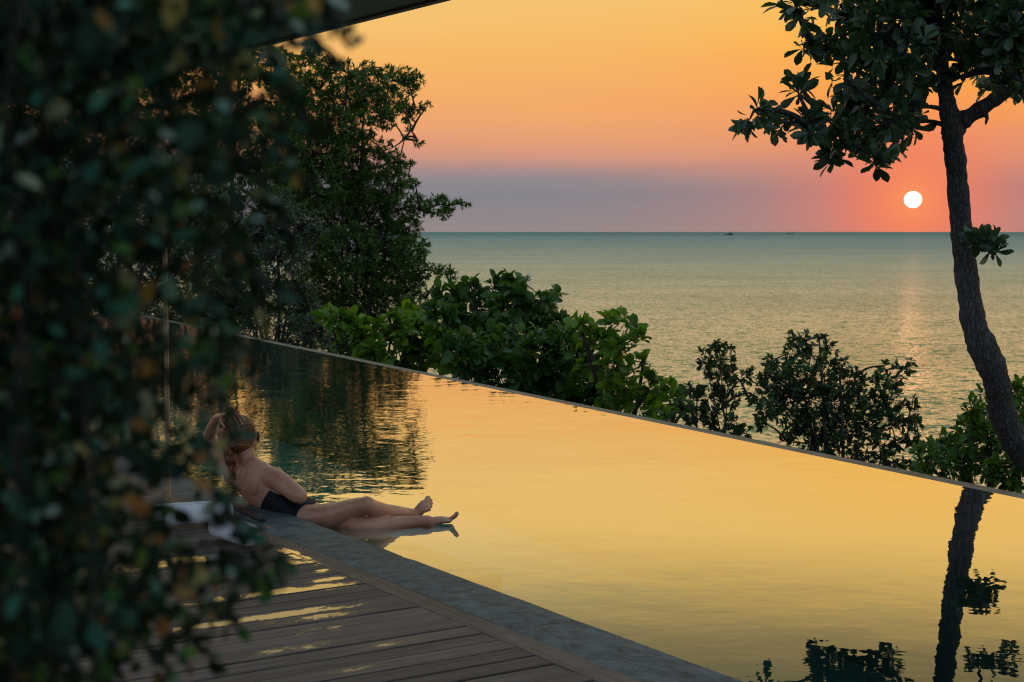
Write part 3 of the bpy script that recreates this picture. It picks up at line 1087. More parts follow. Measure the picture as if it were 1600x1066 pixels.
def leaning_tree():
    D = 13.4
    path = [(1660, 800, 70), (1640, 742, 64), (1605, 706, 54), (1582, 680, 44), (1566, 645, 41), (1560, 610, 40), (1552, 580, 43), (1538, 548, 46), (1524, 515, 40), (1516, 474, 36), (1509, 420, 35),
            (1503, 366, 34), (1498, 310, 33), (1494, 262, 32), (1489, 218, 32), (1485, 192, 30), (1480, 158, 26), (1474, 118, 22), (1468, 60, 18), (1462, -20, 13), (1458, -90, 8)]
    ground_pt = at(1690, 830, D)
    zb = zland(ground_pt)
    pts = [np.array([ground_pt[0] + 0.25, ground_pt[1] + 0.1, zb - 0.2])] + [at(x, y, D + 0.12 * math.sin(i * 0.7)) for i, (x, y, wd) in enumerate(path)]
    rad = [0.26] + [wd * 0.5 * D / F_PX for _, _, wd in path]
    tp = catmull(pts, 6)
    tr_ = np.interp(np.linspace(0, len(pts) - 1, len(tp)), range(len(pts)), rad)
    k = np.arange(len(tp))
    tr_ = tr_ * (1 + 0.045 * np.sin(k * 0.9) + 0.03 * np.sin(k * 2.3))
    clumps = [(1232, 8, 16), (1252, 14, 20), (1280, 8, 24), (1268, 68, 14), (1288, 76, 22), (1300, 62, 22), (1318, 98, 22), (1340, 84, 30), (1345, 30, 34), (1312, 8, 24), (1395, 60, 55), (1370, 100, 40),
              (1440, 96, 46), (1440, 30, 60), (1500, 45, 55), (1555, 60, 52), (1596, 40, 45), (1545, 108, 34), (1510, 118, 26), (1395, 140, 40), (1348, 150, 34), (1318, 122, 20),
              (1318, 178, 32), (1286, 186, 28), (1262, 196, 22), (1248, 148, 14), (1250, 136, 12), (1226, 192, 18), (1202, 190, 16), (1180, 172, 14), (1172, 186, 12), (1386, 186, 36), (1418, 200, 22),
              (1350, 204, 32), (1318, 224, 22), (1292, 238, 12), (1302, 246, 9), (1374, 240, 15), (1368, 258, 9), (1400, 222, 20), (1428, 172, 20), (1418, 130, 32), (1590, 100, 28), (1570, 128, 18), (1598, 130, 14),
              (1390, -60, 70), (1480, -70, 80), (1570, -55, 75), (1650, 30, 70), (1680, -50, 70), (1660, 110, 45), (1290, -40, 36), (1340, -60, 40), (1545, 140, 16, 3.4), (1575, 126, 22, 3.6), (1602, 138, 16, 3.7), (1548, 380, 16, -0.35), (1529, 378, 8, -0.2), (1532, 374, 9, -0.3), (1556, 390, 10, -0.4)]
    root, lv = plant('leaning_tree', 'curved tree trunk with leathery leaves rising right beside the low sun', 'tree', (ground_pt[0], ground_pt[1], zb), None, clumps, D,
                     'obovate', bark=M_BARK, leaf_kind='obovate', mat=M_LEAF_SUN, leaf_size=0.165, per_twig=8, density=4.2, parts=300, depth_jit=0.85,
                     trunk=(tp, tr_), trunk_seg=20, limb_r=0.035, thick=0.9, up_bias=0.2, twig_min=3)
    b = MB()
    br = [at(1492, 205, D), at(1505, 188, D - 0.02), at(1530, 172, D - 0.08), (at(1560, 152, D - 0.12)), at(1598, 130, D - 0.2), at(1640, 96, D - 0.3)]
    c = catmull(br, 5)
    b.tube(c, np.linspace(0.082, 0.045, len(c)) * (1 + 0.08 * np.sin(np.arange(len(c)) * 1.4)), 12, 0.04)
    under(b.build('limb', M_BARK), root)
    # torn stub under the limb
    b = MB()
    c = catmull([at(1535, 172, D - 0.1), at(1542, 183, D - 0.12), at(1540, 195, D - 0.12)], 4)
    b.tube(c, np.linspace(0.035, 0.006, len(c)), 6, 0.2)
    under(b.build('broken_stub', M_BARK), root)


leaning_tree()


def shrubs():
    G = 'broad-leaved shrubs along the far pool edge'

    def go(label, D, clumps, mat, size, kind='broad', parts=300, dens=1.5, group=G, name='broad_leaved_shrub', per=6, **kw):
        cx = sum(c[0] for c in clumps) / len(clumps)
        base = at(cx, 640, D)
        zb = zland(base)
        base = np.array([base[0], base[1], zb])
        tops = [at(c[0], c[1] + c[2] * 0.4, D) for c in sorted(clumps, key=lambda c: c[1])[::max(1, len(clumps) // 5)]]
        return plant(name, label, 'shrub', base, stems_from(base, tops, 0.05, 0.02), clumps, D, kind, group=group, leaf_kind=kind, mat=mat, leaf_size=size,
                     per_twig=per, density=dens, parts=parts, depth_jit=0.7, **kw)

    go('bright yellow-green broad-leaved shrub below the tall tree at the pool edge', 28.0,
       [(528, 502, 17), (515, 494, 9), (556, 508, 18), (545, 530, 24), (580, 530, 30), (612, 508, 22), (640, 500, 20), (620, 540, 36), (660, 528, 34), (690, 512, 22), (700, 545, 34), (660, 560, 30), (585, 556, 22), (560, 548, 20)],
       M_LEAF_BROAD, 0.25, dens=5.0)
    go('deep green broad-leaved shrub with rounded top standing against the sea', 25.0,
       [(700, 470, 24), (690, 492, 22), (735, 458, 22), (770, 452, 18), (800, 452, 20), (822, 446, 12), (845, 470, 20), (866, 472, 10), (868, 462, 8), (750, 482, 34), (795, 482, 34), (832, 488, 28), (720, 508, 32), (780, 512, 34), (836, 512, 26), (872, 510, 22), (890, 524, 18)],
       M_LEAF_BROAD2, 0.20, dens=5.0)
    go('wide glossy broad-leaved shrub in the middle hanging over the pool rim', 21.0,
       [(722, 556, 34), (760, 545, 32), (800, 545, 34), (846, 552, 36), (890, 552, 32), (740, 585, 26), (780, 586, 34), (830, 590, 38), (876, 590, 36), (920, 592, 34), (870, 620, 32), (915, 624, 30), (820, 615, 28), (950, 606, 26)],
       M_LEAF_BROAD2, 0.185, dens=5.2)
    go('open broad-leaved shrub whose twigs spread to the right over the sea', 19.5,
       [(902, 500, 14), (912, 520, 24), (945, 512, 22), (968, 506, 16), (990, 506, 12), (996, 530, 14), (940, 544, 28), (975, 540, 22), (958, 574, 28), (930, 574, 24), (992, 586, 20), (1006, 560, 8), (1012, 604, 18), (1030, 610, 15), (1050, 604, 12), (1046, 632, 12), (1062, 622, 9), (1066, 640, 8), (1010, 646, 14), (1040, 650, 10), (1000, 632, 20), (1030, 634, 13), (966, 612, 26), (960, 640, 24)],
       M_LEAF_BROAD, 0.18, dens=3.2)
    go('bright green bush at the foot of the curved trunk, right of the small trees', 15.0,
       [(1448, 706, 20), (1440, 724, 14), (1470, 690, 20), (1466, 722, 26), (1498, 700, 24), (1502, 726, 26), (1520, 640, 18), (1530, 616, 10), (1538, 660, 26), (1516, 672, 22), (1545, 690, 34), (1540, 726, 34), (1584, 610, 16), (1600, 640, 30), (1596, 680, 34), (1584, 726, 36), (1640, 640, 50), (1650, 700, 60)],
       M_LEAF_BUSH, 0.115, dens=4.6, kind='obovate', name='leafy_bush', group=None)


shrubs()


def small_trees():
    def go(name, label, D, clumps, stem_px, mat, size, kind='small', dens=1.1, per=6, parts=0, group=None, r0=0.04, cat='tree', **kw):
        base = at(stem_px[0], stem_px[1], D)
        zb = zland(base)
        base = np.array([base[0], base[1], zb])
        mid = sum(c[0] for c in clumps) / len(clumps)
        core = sorted([c for c in clumps if abs(c[0] - mid) < 70], key=lambda c: c[1])
        tops = [at(c[0], c[1] + c[2] * 0.3, D) for c in core[::max(1, len(core) // 5)]]
        return plant(name, label, cat, base, stems_from(base, tops, r0, r0 * 0.25, 0.1), clumps, D, kind, group=group, leaf_kind=kind, mat=mat, leaf_size=size,
                     per_twig=per, density=dens, parts=parts, **kw)

    GS = 'small dark trees beyond the infinity edge'
    go('small_tree', 'slim dark small-leaved tree left of the wider one, with a bare thin stem', 18.0,
       [(1100, 548, 7), (1104, 566, 14), (1124, 540, 12), (1130, 560, 18), (1140, 545, 8), (1120, 588, 24), (1146, 584, 16), (1086, 612, 18), (1075, 606, 8), (1108, 620, 26), (1136, 622, 22), (1066, 640, 9), (1088, 646, 20), (1118, 656, 22), (1150, 660, 16), (1168, 588, 14), (1172, 614, 10), (1140, 680, 16), (1165, 678, 9), (1180, 632, 10), (1062, 652, 13), (1076, 668, 10), (1060, 628, 7)],
       (1170, 700), M_LEAF_DARK, 0.080, 'small', dens=2.6, group=GS, r0=0.022)
    go('small_tree', 'wide bushy dark tree in front of the sun glitter on the sea', 18.5,
       [(1238, 528, 11), (1256, 530, 10), (1280, 528, 9), (1298, 544, 12), (1240, 554, 20), (1268, 556, 22), (1204, 570, 14), (1196, 586, 12), (1222, 584, 24), (1252, 590, 28), (1286, 584, 26), (1312, 572, 14), (1320, 600, 24), (1340, 586, 12), (1200, 612, 20), (1230, 622, 30), (1268, 626, 34), (1304, 630, 32), (1340, 622, 26), (1372, 596, 16), (1380, 572, 9), (1400, 572, 9), (1416, 576, 10), (1396, 596, 18), (1424, 566, 7), (1366, 630, 26), (1398, 626, 20), (1426, 632, 12),
        (1212, 646, 18), (1244, 660, 26), (1282, 668, 30), (1320, 668, 30), (1356, 668, 26), (1390, 662, 24), (1418, 662, 16), (1300, 698, 22), (1340, 704, 20), (1380, 698, 22), (1408, 692, 16), (1360, 724, 16), (1262, 692, 16), (1192, 640, 18), (1186, 660, 14), (1432, 660, 14), (1436, 690, 13), (1396, 722, 16), (1424, 728, 12), (1230, 690, 14)],
       (1300, 760), M_LEAF_DARK, 0.078, 'small', dens=2.8, group=GS, r0=0.05)
    # tall tree far left, much farther away
    go('tall_tree', 'tall feathery tree reaching from the pool end into the orange sky', 52.0,
       [(478, 92, 14), (492, 88, 16), (510, 104, 20), (540, 112, 18), (556, 124, 18), (572, 108, 14), (580, 130, 24), (604, 112, 12), (612, 126, 16), (634, 118, 16), (650, 124, 12), (646, 142, 10), (500, 140, 36), (540, 152, 36), (580, 160, 32), (612, 158, 26), (634, 176, 14), (652, 168, 10), (668, 166, 6), (640, 190, 7), (604, 186, 18),
        (480, 190, 44), (520, 196, 36), (560, 200, 26), (546, 226, 30), (580, 226, 18), (600, 236, 14), (500, 240, 44), (640, 204, 4), (632, 216, 5), (652, 222, 7), (610, 222, 5), (455, 130, 34), (446, 190, 40), (450, 250, 40), (458, 310, 40), (440, 90, 16), (590, 262, 26), (620, 250, 16), (626, 262, 12), (642, 256, 6), (545, 268, 40), (490, 290, 50), (560, 300, 44), (605, 292, 32), (636, 284, 12), (650, 292, 9),
        (520, 340, 50), (576, 342, 46), (620, 328, 30), (652, 318, 16), (656, 330, 10), (678, 322, 15), (690, 316, 12), (694, 334, 12), (702, 322, 10), (716, 318, 8), (730, 317, 5), (640, 356, 22), (662, 384, 10), (664, 392, 8), (600, 384, 46), (548, 394, 48), (640, 396, 26), (490, 390, 50), (610, 426, 44), (652, 420, 20), (676, 424, 14), (696, 424, 10), (706, 430, 8), (560, 444, 48), (640, 452, 28), (500, 450, 46), (600, 478, 40), (540, 490, 40), (640, 486, 22), (670, 470, 12), (480, 510, 30), (520, 530, 30), (460, 470, 36)],
       (540, 560), M_LEAF_TALL, 0.175, 'narrow', dens=4.6, per=8, r0=0.08, depth_jit=1.6, limb_r=0.05, twig_r=0.6)
    GB = 'background trees behind the left end of the pool'
    go('dark_tree', 'grey-green loose tree behind the pool end, left of the tall tree', 38.0,
       [(430, 330, 40), (470, 360, 40), (400, 370, 44), (440, 400, 40), (370, 420, 44), (420, 440, 26), (460, 440, 30), (470, 480, 40), (400, 480, 34), (360, 480, 40), (430, 512, 32), (490, 520, 34), (520, 536, 22), (470, 530, 26), (380, 512, 30), (340, 506, 30)],
       (430, 560), M_LEAF_PALE, 0.15, 'narrow', dens=3.0, group=GB, r0=0.08, depth_jit=1.5)
    go('dark_tree', 'grey-green low tree on the far left, seen only through gaps in the vine', 34.0,
       [(300, 330, 60), (240, 360, 70), (180, 330, 70), (100, 350, 80), (30, 350, 80), (300, 420, 60), (240, 440, 60), (180, 430, 70), (100, 440, 80), (30, 440, 80), (310, 490, 40), (260, 500, 46), (200, 506, 50), (120, 510, 60), (40, 510, 60), (350, 380, 44), (200, 260, 60), (90, 260, 70)],
       (180, 570), M_LEAF_PALE, 0.17, 'narrow', dens=2.0, group=GB, r0=0.10, depth_jit=2.0)
    rr = random.Random(11)
    grid = [(x + rr.uniform(-16, 16), y + rr.uniform(-16, 16), rr.uniform(24, 42)) for x in range(262, 450, 42) for y in range(75, 520, 46) if not (x > 400 and y > 400)]
    go('tall_tree', 'tall dense dark tree rising just left of the feathery tree, behind the vine', 46.0, grid, (350, 565), M_LEAF_TALL, 0.19, 'narrow', dens=3.4, per=8, r0=0.10, depth_jit=2.0, limb_r=0.05, twig_r=0.6)
    grid = [(x + rr.uniform(-20, 20), y + rr.uniform(-20, 20), rr.uniform(34, 52)) for x in range(-40, 240, 58) for y in range(30, 520, 60)]
    go('tall_tree', 'big shadowy tree farthest left, almost wholly hidden by the vine', 42.0, grid, (90, 575), M_LEAF_TALL, 0.22, 'narrow', dens=3.0, per=8, r0=0.13, depth_jit=2.0, limb_r=0.06, twig_r=0.6)


small_trees()


def vine():
    D = 0.76
    K = D / 1.42
    root = thing('climbing_vine', 'dense dark climbing plant close to the camera, out of focus', 'vine', (-0.2, D, 0.0))
    # right-hand outline of the plant: photo row -> photo column
    ys = np.array([-1200, -300, 0, 40, 75, 110, 180, 250, 310, 400, 460, 540, 620, 700, 780, 830, 880, 930, 970, 1010, 1066, 1300, 2400])
    xs = np.array([520, 540, 530, 512, 500, 474, 476, 470, 462, 446, 442, 414, 382, 364, 356, 386, 428, 418, 378, 335, 312, 290, 300])
    lv = Leaves()
    tb = MB()
    # woody stems
    for k in range(22):
        px = RNG.uniform(-350, 190)
        d0 = D + RNG.uniform(-0.06, 0.14)
        pts = []
        for py in np.linspace(2700, -1000, 14):
            e = np.interp(py, ys, xs)
            pts.append(at(min(px + RNG.normal(0, 14), e - 40), py, d0 + RNG.normal(0, 0.015)))
        P = catmull(pts, 4)
        P = P[P[:, 2] > 0.0]
        P = P[P[:, 2] < 2.58]
        tb.tube(P, np.full(len(P), RNG.uniform(0.0008, 0.0018)), 5)
    n = 0
    P_, D_, U_, S_ = [], [], [], []
    want = 38000
    while n < want:
        m = 4000
        z_ = RNG.uniform(0.02, 2.58, m)
        vis = (z_ > 1.28) & (z_ < 1.72)
        d = D + np.clip(RNG.normal(0.03, 0.07, m), -0.11, 0.20)
        x = RNG.uniform(-0.42, 0.0, m)
        px = x / d * F_PX + CX
        py = CY - ((z_ - CAM_Z) / d + math.tan(PITCH)) * F_PX
        edge = np.interp(py, ys, xs) + RNG.normal(0, 10, m)
        dep = edge - px
        pr = np.clip(dep / 190.0, 0, 1) ** 0.75
        # a few looser places where what stands behind shows through
        cl = np.sin(px * 0.021 + py * 0.013) * np.sin(py * 0.019 - px * 0.008 + 1.3)
        pr *= np.where((px > 150) & (py > 380), 0.36 + 0.40 * (cl > -0.2), 0.95)
        for hx_, hy_, hw, hh in ((300, 790, 48, 26), (375, 835, 42, 22), (263, 600, 9, 230), (215, 725, 34, 26), (330, 735, 34, 34), (440, 350, 24, 60)):
            pr *= 1 - 0.88 * np.exp(-((px - hx_) / hw) ** 4 - ((py - hy_) / hh) ** 4)
        pr *= np.where(vis, 1.0, 0.30)
        pr *= (dep > 0)
        keep = RNG.uniform(0, 1, m) < pr
        x, z_, d = x[keep], z_[keep], d[keep]
        k = len(x)
        P_.append(np.stack([x, d, z_], 1))
        n += k
    p = np.concatenate(P_)[:want]
    k = len(p)
    ax = RNG.normal(0, 1, (k, 3)) + np.array([0.25, -0.55, -0.35])
    up = RNG.normal(0, 0.55, (k, 3)) + np.array([0.15, -0.75, 0.75])
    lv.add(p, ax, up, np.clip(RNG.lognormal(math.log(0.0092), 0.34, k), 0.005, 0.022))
    # trailing shoots along the outline
    for (sx, sy, tx, ty, kk) in ((500, -30, 548, 78, 16), (470, 40, 520, 100, 12), (430, 110, 482, 200, 14), (430, 200, 474, 290, 12), (400, 300, 455, 370, 12), (390, 420, 438, 470, 10), (360, 520, 402, 560, 10),
                                 (330, 800, 440, 905, 22), (340, 860, 432, 925, 18), (300, 930, 376, 985, 12), (330, 760, 400, 840, 12), (280, 980, 340, 1040, 10), (330, 600, 376, 690, 8), (300, 690, 372, 770, 10), (440, 860, 452, 900, 5)):
        d0 = D + RNG.uniform(-0.07, 0.11)
        c = curve_pts(at(sx, sy, d0), at(tx, ty, d0 + RNG.uniform(-0.03, 0.03)), 8, 0.05, 0.03)
        tb.tube(c, np.linspace(0.0016, 0.0008, 8), 4)
        q = catmull(c, 4)
        for i in range(kk):
            t = q[int((i + 0.5) / kk * (len(q) - 1))]
            lv.add(t, RNG.normal(0, 1, 3) + np.array([0.5, -0.2, -0.4]), RNG.normal(0, 0.5, 3) + np.array([0, -0.7, 0.8]), RNG.uniform(0.008, 0.014))
    under(tb.build('stems', M_BARK2), root)
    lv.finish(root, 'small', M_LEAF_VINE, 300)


vine()

# ------------------------------------------------------------------ person in the pool


def sweep(b, pts, ra, rb=None, side=None, n=18, sub=6):
    """closed rounded limb along pts; ra half width along side, rb half depth"""
    P = catmull(pts, sub)
    k = len(P)
    ii = np.linspace(0, len(pts) - 1, k)
    ra = np.interp(ii, range(len(pts)), ra)
    rb = ra if rb is None else np.interp(ii, range(len(pts)), rb)
    T = np.gradient(P, axis=0)
    T /= np.linalg.norm(T, axis=1, keepdims=True)
    if side is None:
        side = np.array([[0.2, -1, 0.1]])
    side = np.atleast_2d(np.asarray(side, float))
    S = np.stack([np.interp(ii, np.linspace(0, len(pts) - 1, len(side)), side[:, c]) for c in range(3)], -1) if len(side) > 1 else np.repeat(side, k, 0)
    rings, an = [], np.arange(n) * 2 * math.pi / n
    seq = [(0, -math.cos(a), math.sin(a)) for a in np.linspace(0.12, math.pi / 2, 4)[:-1]] + [(i, 0, 1.0) for i in range(k)] + [(k - 1, math.sin(a), math.cos(a)) for a in np.linspace(0, math.pi / 2 - 0.12, 4)[1:]]
    for i, ofs, sc in seq:
        t = T[i]
        B = unit(np.cross(t, S[i]))
        A = np.cross(B, t)
        c = P[i] + t * ofs * min(ra[i], rb[i])
        rings.append(c + np.outer(np.cos(an) * ra[i] * sc, A) + np.outer(np.sin(an) * rb[i] * sc, B))
    m = len(rings)
    v = np.concatenate(rings + [rings[0].mean(0)[None], rings[-1].mean(0)[None]])
    q = [(i * n + j, i * n + (j + 1) % n, (i + 1) * n + (j + 1) % n, (i + 1) * n + j) for i in range(m - 1) for j in range(n)]
    o = m * n
    t = [(o, (j + 1) % n, j) for j in range(n)] + [(o + 1, o - n + j, o - n + (j + 1) % n) for j in range(n)]
    b.add(v, q, t)


def ellipsoid(b, c, axes, radii, n=20, k=12):
    """axes: 3 unit vectors"""
    v, q = [], []
    for i in range(k + 1):
        th = math.pi * (i + 0.02) / (k + 0.04)
        for j in range(n):
            ph = 2 * math.pi * j / n
            l = np.array([math.sin(th) * math.cos(ph) * radii[0], math.sin(th) * math.sin(ph) * radii[1], math.cos(th) * radii[2]])
            v.append(c + axes[0] * l[0] + axes[1] * l[1] + axes[2] * l[2])
    for i in range(k):
        for j in range(n):
            q.append((i * n + j, (i + 1) * n + j, (i + 1) * n + (j + 1) % n, i * n + (j + 1) % n))
    v = np.array(v)
    o = len(v)
    v = np.vstack([v, v[:n].mean(0), v[-n:].mean(0)])
    t = [(o, j, (j + 1) % n) for j in range(n)] + [(o + 1, o - n + (j + 1) % n, o - n + j) for j in range(n)]
    b.add(v, q, t)


def person():
    root = thing('person', 'woman in a dark swimsuit and sunglasses sitting in the pool, hand on her head', 'person', at(478, 816, 8.55))
    b = MB()
    side_hip = unit([0.22, -1.0, 0.0])
    side_sh = unit([0.66, -0.75, 0.02])
    # torso and neck
    T = [at(492, 815, 8.56), at(478, 810, 8.56), at(450, 796, 8.585), at(424, 777, 8.62), at(404, 756, 8.65), at(393, 738, 8.67), at(387, 724, 8.68), at(383, 706, 8.69)]
    sweep(b, T, [0.13, 0.168, 0.142, 0.138, 0.156, 0.142, 0.066, 0.052], [0.10, 0.118, 0.100, 0.096, 0.108, 0.078, 0.055, 0.050],
          [side_hip, side_hip, side_hip * 0.6 + side_sh * 0.4, side_sh, side_sh, side_sh, side_sh, side_sh], n=28)
    torso_axis = catmull(T, 8)
    bk = -unit(np.cross(np.array([0, 0, 1.0]), side_sh))
    for s_ in (-1, 1):
        ellipsoid(b, at(405, 752, 8.65) + side_sh * 0.072 * s_ + bk * 0.082, [side_sh, bk, np.array([0, 0, 1.0])], (0.048, 0.026, 0.066))
    # trapezius slope and shoulder blades
    Lsh, Rsh = at(366, 747, 8.80), at(423, 745, 8.54)
    sweep(b, [Rsh, at(405, 735, 8.60), at(388, 722, 8.68)], [0.052, 0.060, 0.048])
    sweep(b, [Lsh, at(376, 735, 8.75), at(385, 722, 8.69)], [0.046, 0.052, 0.045])
    # right arm: bent, elbow by the stone edge, hand at the chest
    elbow, wrist = at(468, 775, 8.38), at(444, 749, 8.66)
    sweep(b, [Rsh, Rsh * 0.6 + elbow * 0.4 + np.array([0, 0, 0.008]), elbow * 0.85 + Rsh * 0.15, elbow], [0.060, 0.057, 0.050, 0.045])
    sweep(b, [elbow, elbow * 0.7 + wrist * 0.3, wrist], [0.045, 0.043, 0.027], [0.044, 0.040, 0.021])
    # left arm: raised, elbow out behind the leaves, hand laid on the hair
    lel, lwr = at(327, 680, 8.97), at(338, 653.5, 8.66)
    sweep(b, [Lsh, Lsh * 0.55 + lel * 0.45, lel], [0.052, 0.046, 0.037])
    sweep(b, [lel, lel * 0.65 + lwr * 0.35, lwr], [0.037, 0.038, 0.025], [0.037, 0.036, 0.020])
    # hands
    kn = [at(356, 646.5, 8.53), at(360.5, 645, 8.555), at(364.5, 644.5, 8.585), at(367.5, 645.5, 8.615)]
    pal = (kn[0] + kn[-1]) / 2
    sweep(b, [lwr, lwr * 0.5 + pal * 0.5, pal], [0.026, 0.036, 0.040], [0.019, 0.019, 0.014], side=unit(kn[0] - kn[-1]))
    tips = [(at(362, 660, 8.495), at(367, 671, 8.495)), (at(368, 657, 8.505), at(373.5, 668.5, 8.50)), (at(373, 653, 8.53), at(379, 663.5, 8.515)), (at(376, 650.5, 8.565), at(382.5, 658, 8.545))]
    for kp, (m_, t_) in zip(kn, tips):
        sweep(b, [pal * 0.35 + kp * 0.65, kp, m_, t_], [0.0085, 0.0092, 0.0082, 0.0066], n=10, sub=4)
    sweep(b, [lwr * 0.7 + pal * 0.3, at(346, 660, 8.55), at(351, 668, 8.54)], [0.011, 0.010, 0.0075], n=10, sub=4)
    kr = [at(439, 736.5, 8.70), at(436.5, 736.5, 8.73), at(434, 737.5, 8.755), at(432, 739, 8.78)]
    palr = (kr[0] + kr[-1]) / 2
    sweep(b, [wrist, wrist * 0.5 + palr * 0.5, palr], [0.026, 0.036, 0.038], [0.018, 0.018, 0.013], side=unit(kr[0] - kr[-1]))
    for i, kp in enumerate(kr):
        d1 = np.array([-0.022, 0.010, 0.010])
        d2 = np.array([-0.020, 0.012, -0.016])
        sweep(b, [palr * 0.35 + kp * 0.65, kp, kp + d1, kp + d1 + d2], [0.0085, 0.0092, 0.0082, 0.0066], n=10, sub=4)
    sweep(b, [wrist * 0.6 + palr * 0.4, palr + np.array([0.012, -0.03, 0.01]), palr + np.array([-0.015, -0.04, 0.02])], [0.011, 0.010, 0.0075], n=10, sub=4)
    # legs
    Rhip, Rkn, Ran = at(487, 815, 8.46), at(573, 790.5, 8.22), at(645, 803.5, 8.58)
    Lhip, Lkn, Lan = at(475, 806, 8.70), at(556, 823, 8.25), at(669, 814, 8.36)
    sweep(b, [Rhip, Rhip * 0.6 + Rkn * 0.4 + np.array([0, 0, -0.01]), Rhip * 0.2 + Rkn * 0.8, Rkn], [0.092, 0.082, 0.060, 0.050])
    ellipsoid(b, Rkn + np.array([0.0, 0.0, 0.012]), np.eye(3), (0.045, 0.042, 0.040))
    sweep(b, [Rkn, Rkn * 0.68 + Ran * 0.32 + np.array([-0.004, 0, -0.016]), Rkn * 0.35 + Ran * 0.65 + np.array([0, 0, -0.006]), Ran], [0.049, 0.049, 0.037, 0.031])
    sweep(b, [Lhip, Lhip * 0.6 + Lkn * 0.4, Lhip * 0.2 + Lkn * 0.8, Lkn], [0.088, 0.078, 0.058, 0.050])
    sweep(b, [Lkn, Lkn * 0.68 + Lan * 0.32 + np.array([0, 0, -0.008]), Lkn * 0.35 + Lan * 0.65, Lan], [0.054, 0.052, 0.038, 0.031])
    # feet: heel, arch, ball and five toes each
    # right foot: laid over outwards, the row of toes seen from above
    rb = [at(665, 782, 8.63), at(667, 797.5, 8.60)]
    rball = (rb[0] + rb[1]) / 2
    rheel = at(641, 809, 8.63)
    sweep(b, [rheel, Ran * 0.5 + rheel * 0.5 + np.array([0.015, 0.01, -0.004]), Ran * 0.4 + rball * 0.6, rball], [0.026, 0.033, 0.034, 0.040], [0.026, 0.032, 0.024, 0.015], side=unit(rb[0] - rb[1]))
    ftip = [at(669.5, 777.5, 8.66), at(674, 781.5, 8.665), at(674.8, 786.5, 8.66), at(674, 791.5, 8.65), at(671.5, 797, 8.635)]
    for i, t_ in enumerate(ftip):
        st = rb[0] * (1 - i / 4) + rb[1] * (i / 4)
        sweep(b, [rball * 0.4 + st * 0.6, st * 0.5 + t_ * 0.5 + np.array([0, 0, 0.004]), t_], [0.012, 0.0105 if i else 0.0135, 0.0088 if i else 0.0125], n=10, sub=4)
    # left foot: side on, toes pointing up
    lheel = at(666, 821, 8.38)
    lball = at(701, 812.5, 8.40)
    sweep(b, [lheel, Lan * 0.5 + lheel * 0.5 + np.array([0.02, 0, 0.0]), Lan * 0.45 + lball * 0.55, lball], [0.026, 0.033, 0.034, 0.040], [0.026, 0.032, 0.023, 0.016], side=unit([0.05, -1, 0]))
    for i in range(5):
        yy = 8.37 + i * 0.018
        st = at(703 - i * 0.8, 811.5, yy)
        t_ = at(714 - i * 1.6, 802.5 + i * 1.2, yy + 0.006)
        sweep(b, [lball * 0.4 + st * 0.6, st * 0.45 + t_ * 0.55 + np.array([0.004, 0, -0.002]), t_], [0.012, 0.0105 if i else 0.0135, 0.0088 if i else 0.0128], n=10, sub=4)
    # head
    Fd = unit([0.80, 0.58, -0.06])
    Up = unit([0.02, 0.0, 1.0] - Fd * (np.array([0.02, 0, 1.0]) @ Fd))
    Rt = np.cross(Fd, Up)
    hc = at(376, 682.5, 8.69)
    ax = [Fd, Rt, Up]
    ellipsoid(b, hc, ax, (0.098, 0.079, 0.103), 28, 18)

    def H(f_, r_, u_):
        return hc + Fd * f_ + Rt * r_ + Up * u_
    ellipsoid(b, H(0.030, 0, -0.055), ax, (0.058, 0.052, 0.062), 24, 14)      # jaw
    ellipsoid(b, H(0.072, 0, -0.096), ax, (0.020, 0.022, 0.016))              # chin
    for s in (-1, 1):
        ellipsoid(b, H(0.056, s * 0.040, -0.030), ax, (0.028, 0.024, 0.024))  # cheek
        ellipsoid(b, H(0.083, s * 0.024, 0.030), ax, (0.014, 0.024, 0.010))   # brow
        ellipsoid(b, H(0.002, s * 0.075, -0.012), ax, (0.016, 0.008, 0.030))  # ear
    sweep(b, [H(0.090, 0, 0.022), H(0.104, 0, -0.008), H(0.112, 0, -0.026)], [0.009, 0.010, 0.014], n=10)   # nose
    ellipsoid(b, H(0.089, 0, -0.056), ax, (0.010, 0.024, 0.006))              # upper lip
    ellipsoid(b, H(0.087, 0, -0.066), ax, (0.010, 0.021, 0.007))              # lower lip
    # one continuous skin
    raw = b.build('body_raw', M_SKIN)
    rm = raw.modifiers.new('remesh', 'REMESH')
    rm.mode = 'VOXEL'
    rm.voxel_size = 0.0042
    sm = raw.modifiers.new('smooth', 'SMOOTH')
    sm.factor = 0.5
    sm.iterations = 7
    dg = bpy.context.evaluated_depsgraph_get()
    me = bpy.data.meshes.new_from_object(raw.evaluated_get(dg))
    me.name = 'body'
    bpy.data.objects.remove(raw)
    me.materials.clear()
    body = under(link('body', me, M_SKIN), root)
    # swimsuit: the body's own surface around hips and lower torso, a little proud of the skin
    nv = len(me.vertices)
    co = np.zeros(nv * 3, np.float32)
    me.vertices.foreach_get('co', co)
    co = co.reshape(-1, 3)
    nr = np.zeros(nv * 3, np.float32)
    me.vertices.foreach_get('normal', nr)
    nr = nr.reshape(-1, 3)
    axp = torso_axis
    legs = np.vstack([np.linspace(Rhip, Rkn, 24)[5:], np.linspace(Rkn, Ran, 16)])
    legs = np.vstack([legs, np.linspace(Lhip, Lkn, 24)[5:], np.linspace(Lkn, Lan, 16)])
    arms = np.vstack([np.linspace(Rsh, elbow, 16), np.linspace(elbow, wrist, 16), np.linspace(Lsh, lel, 16)])
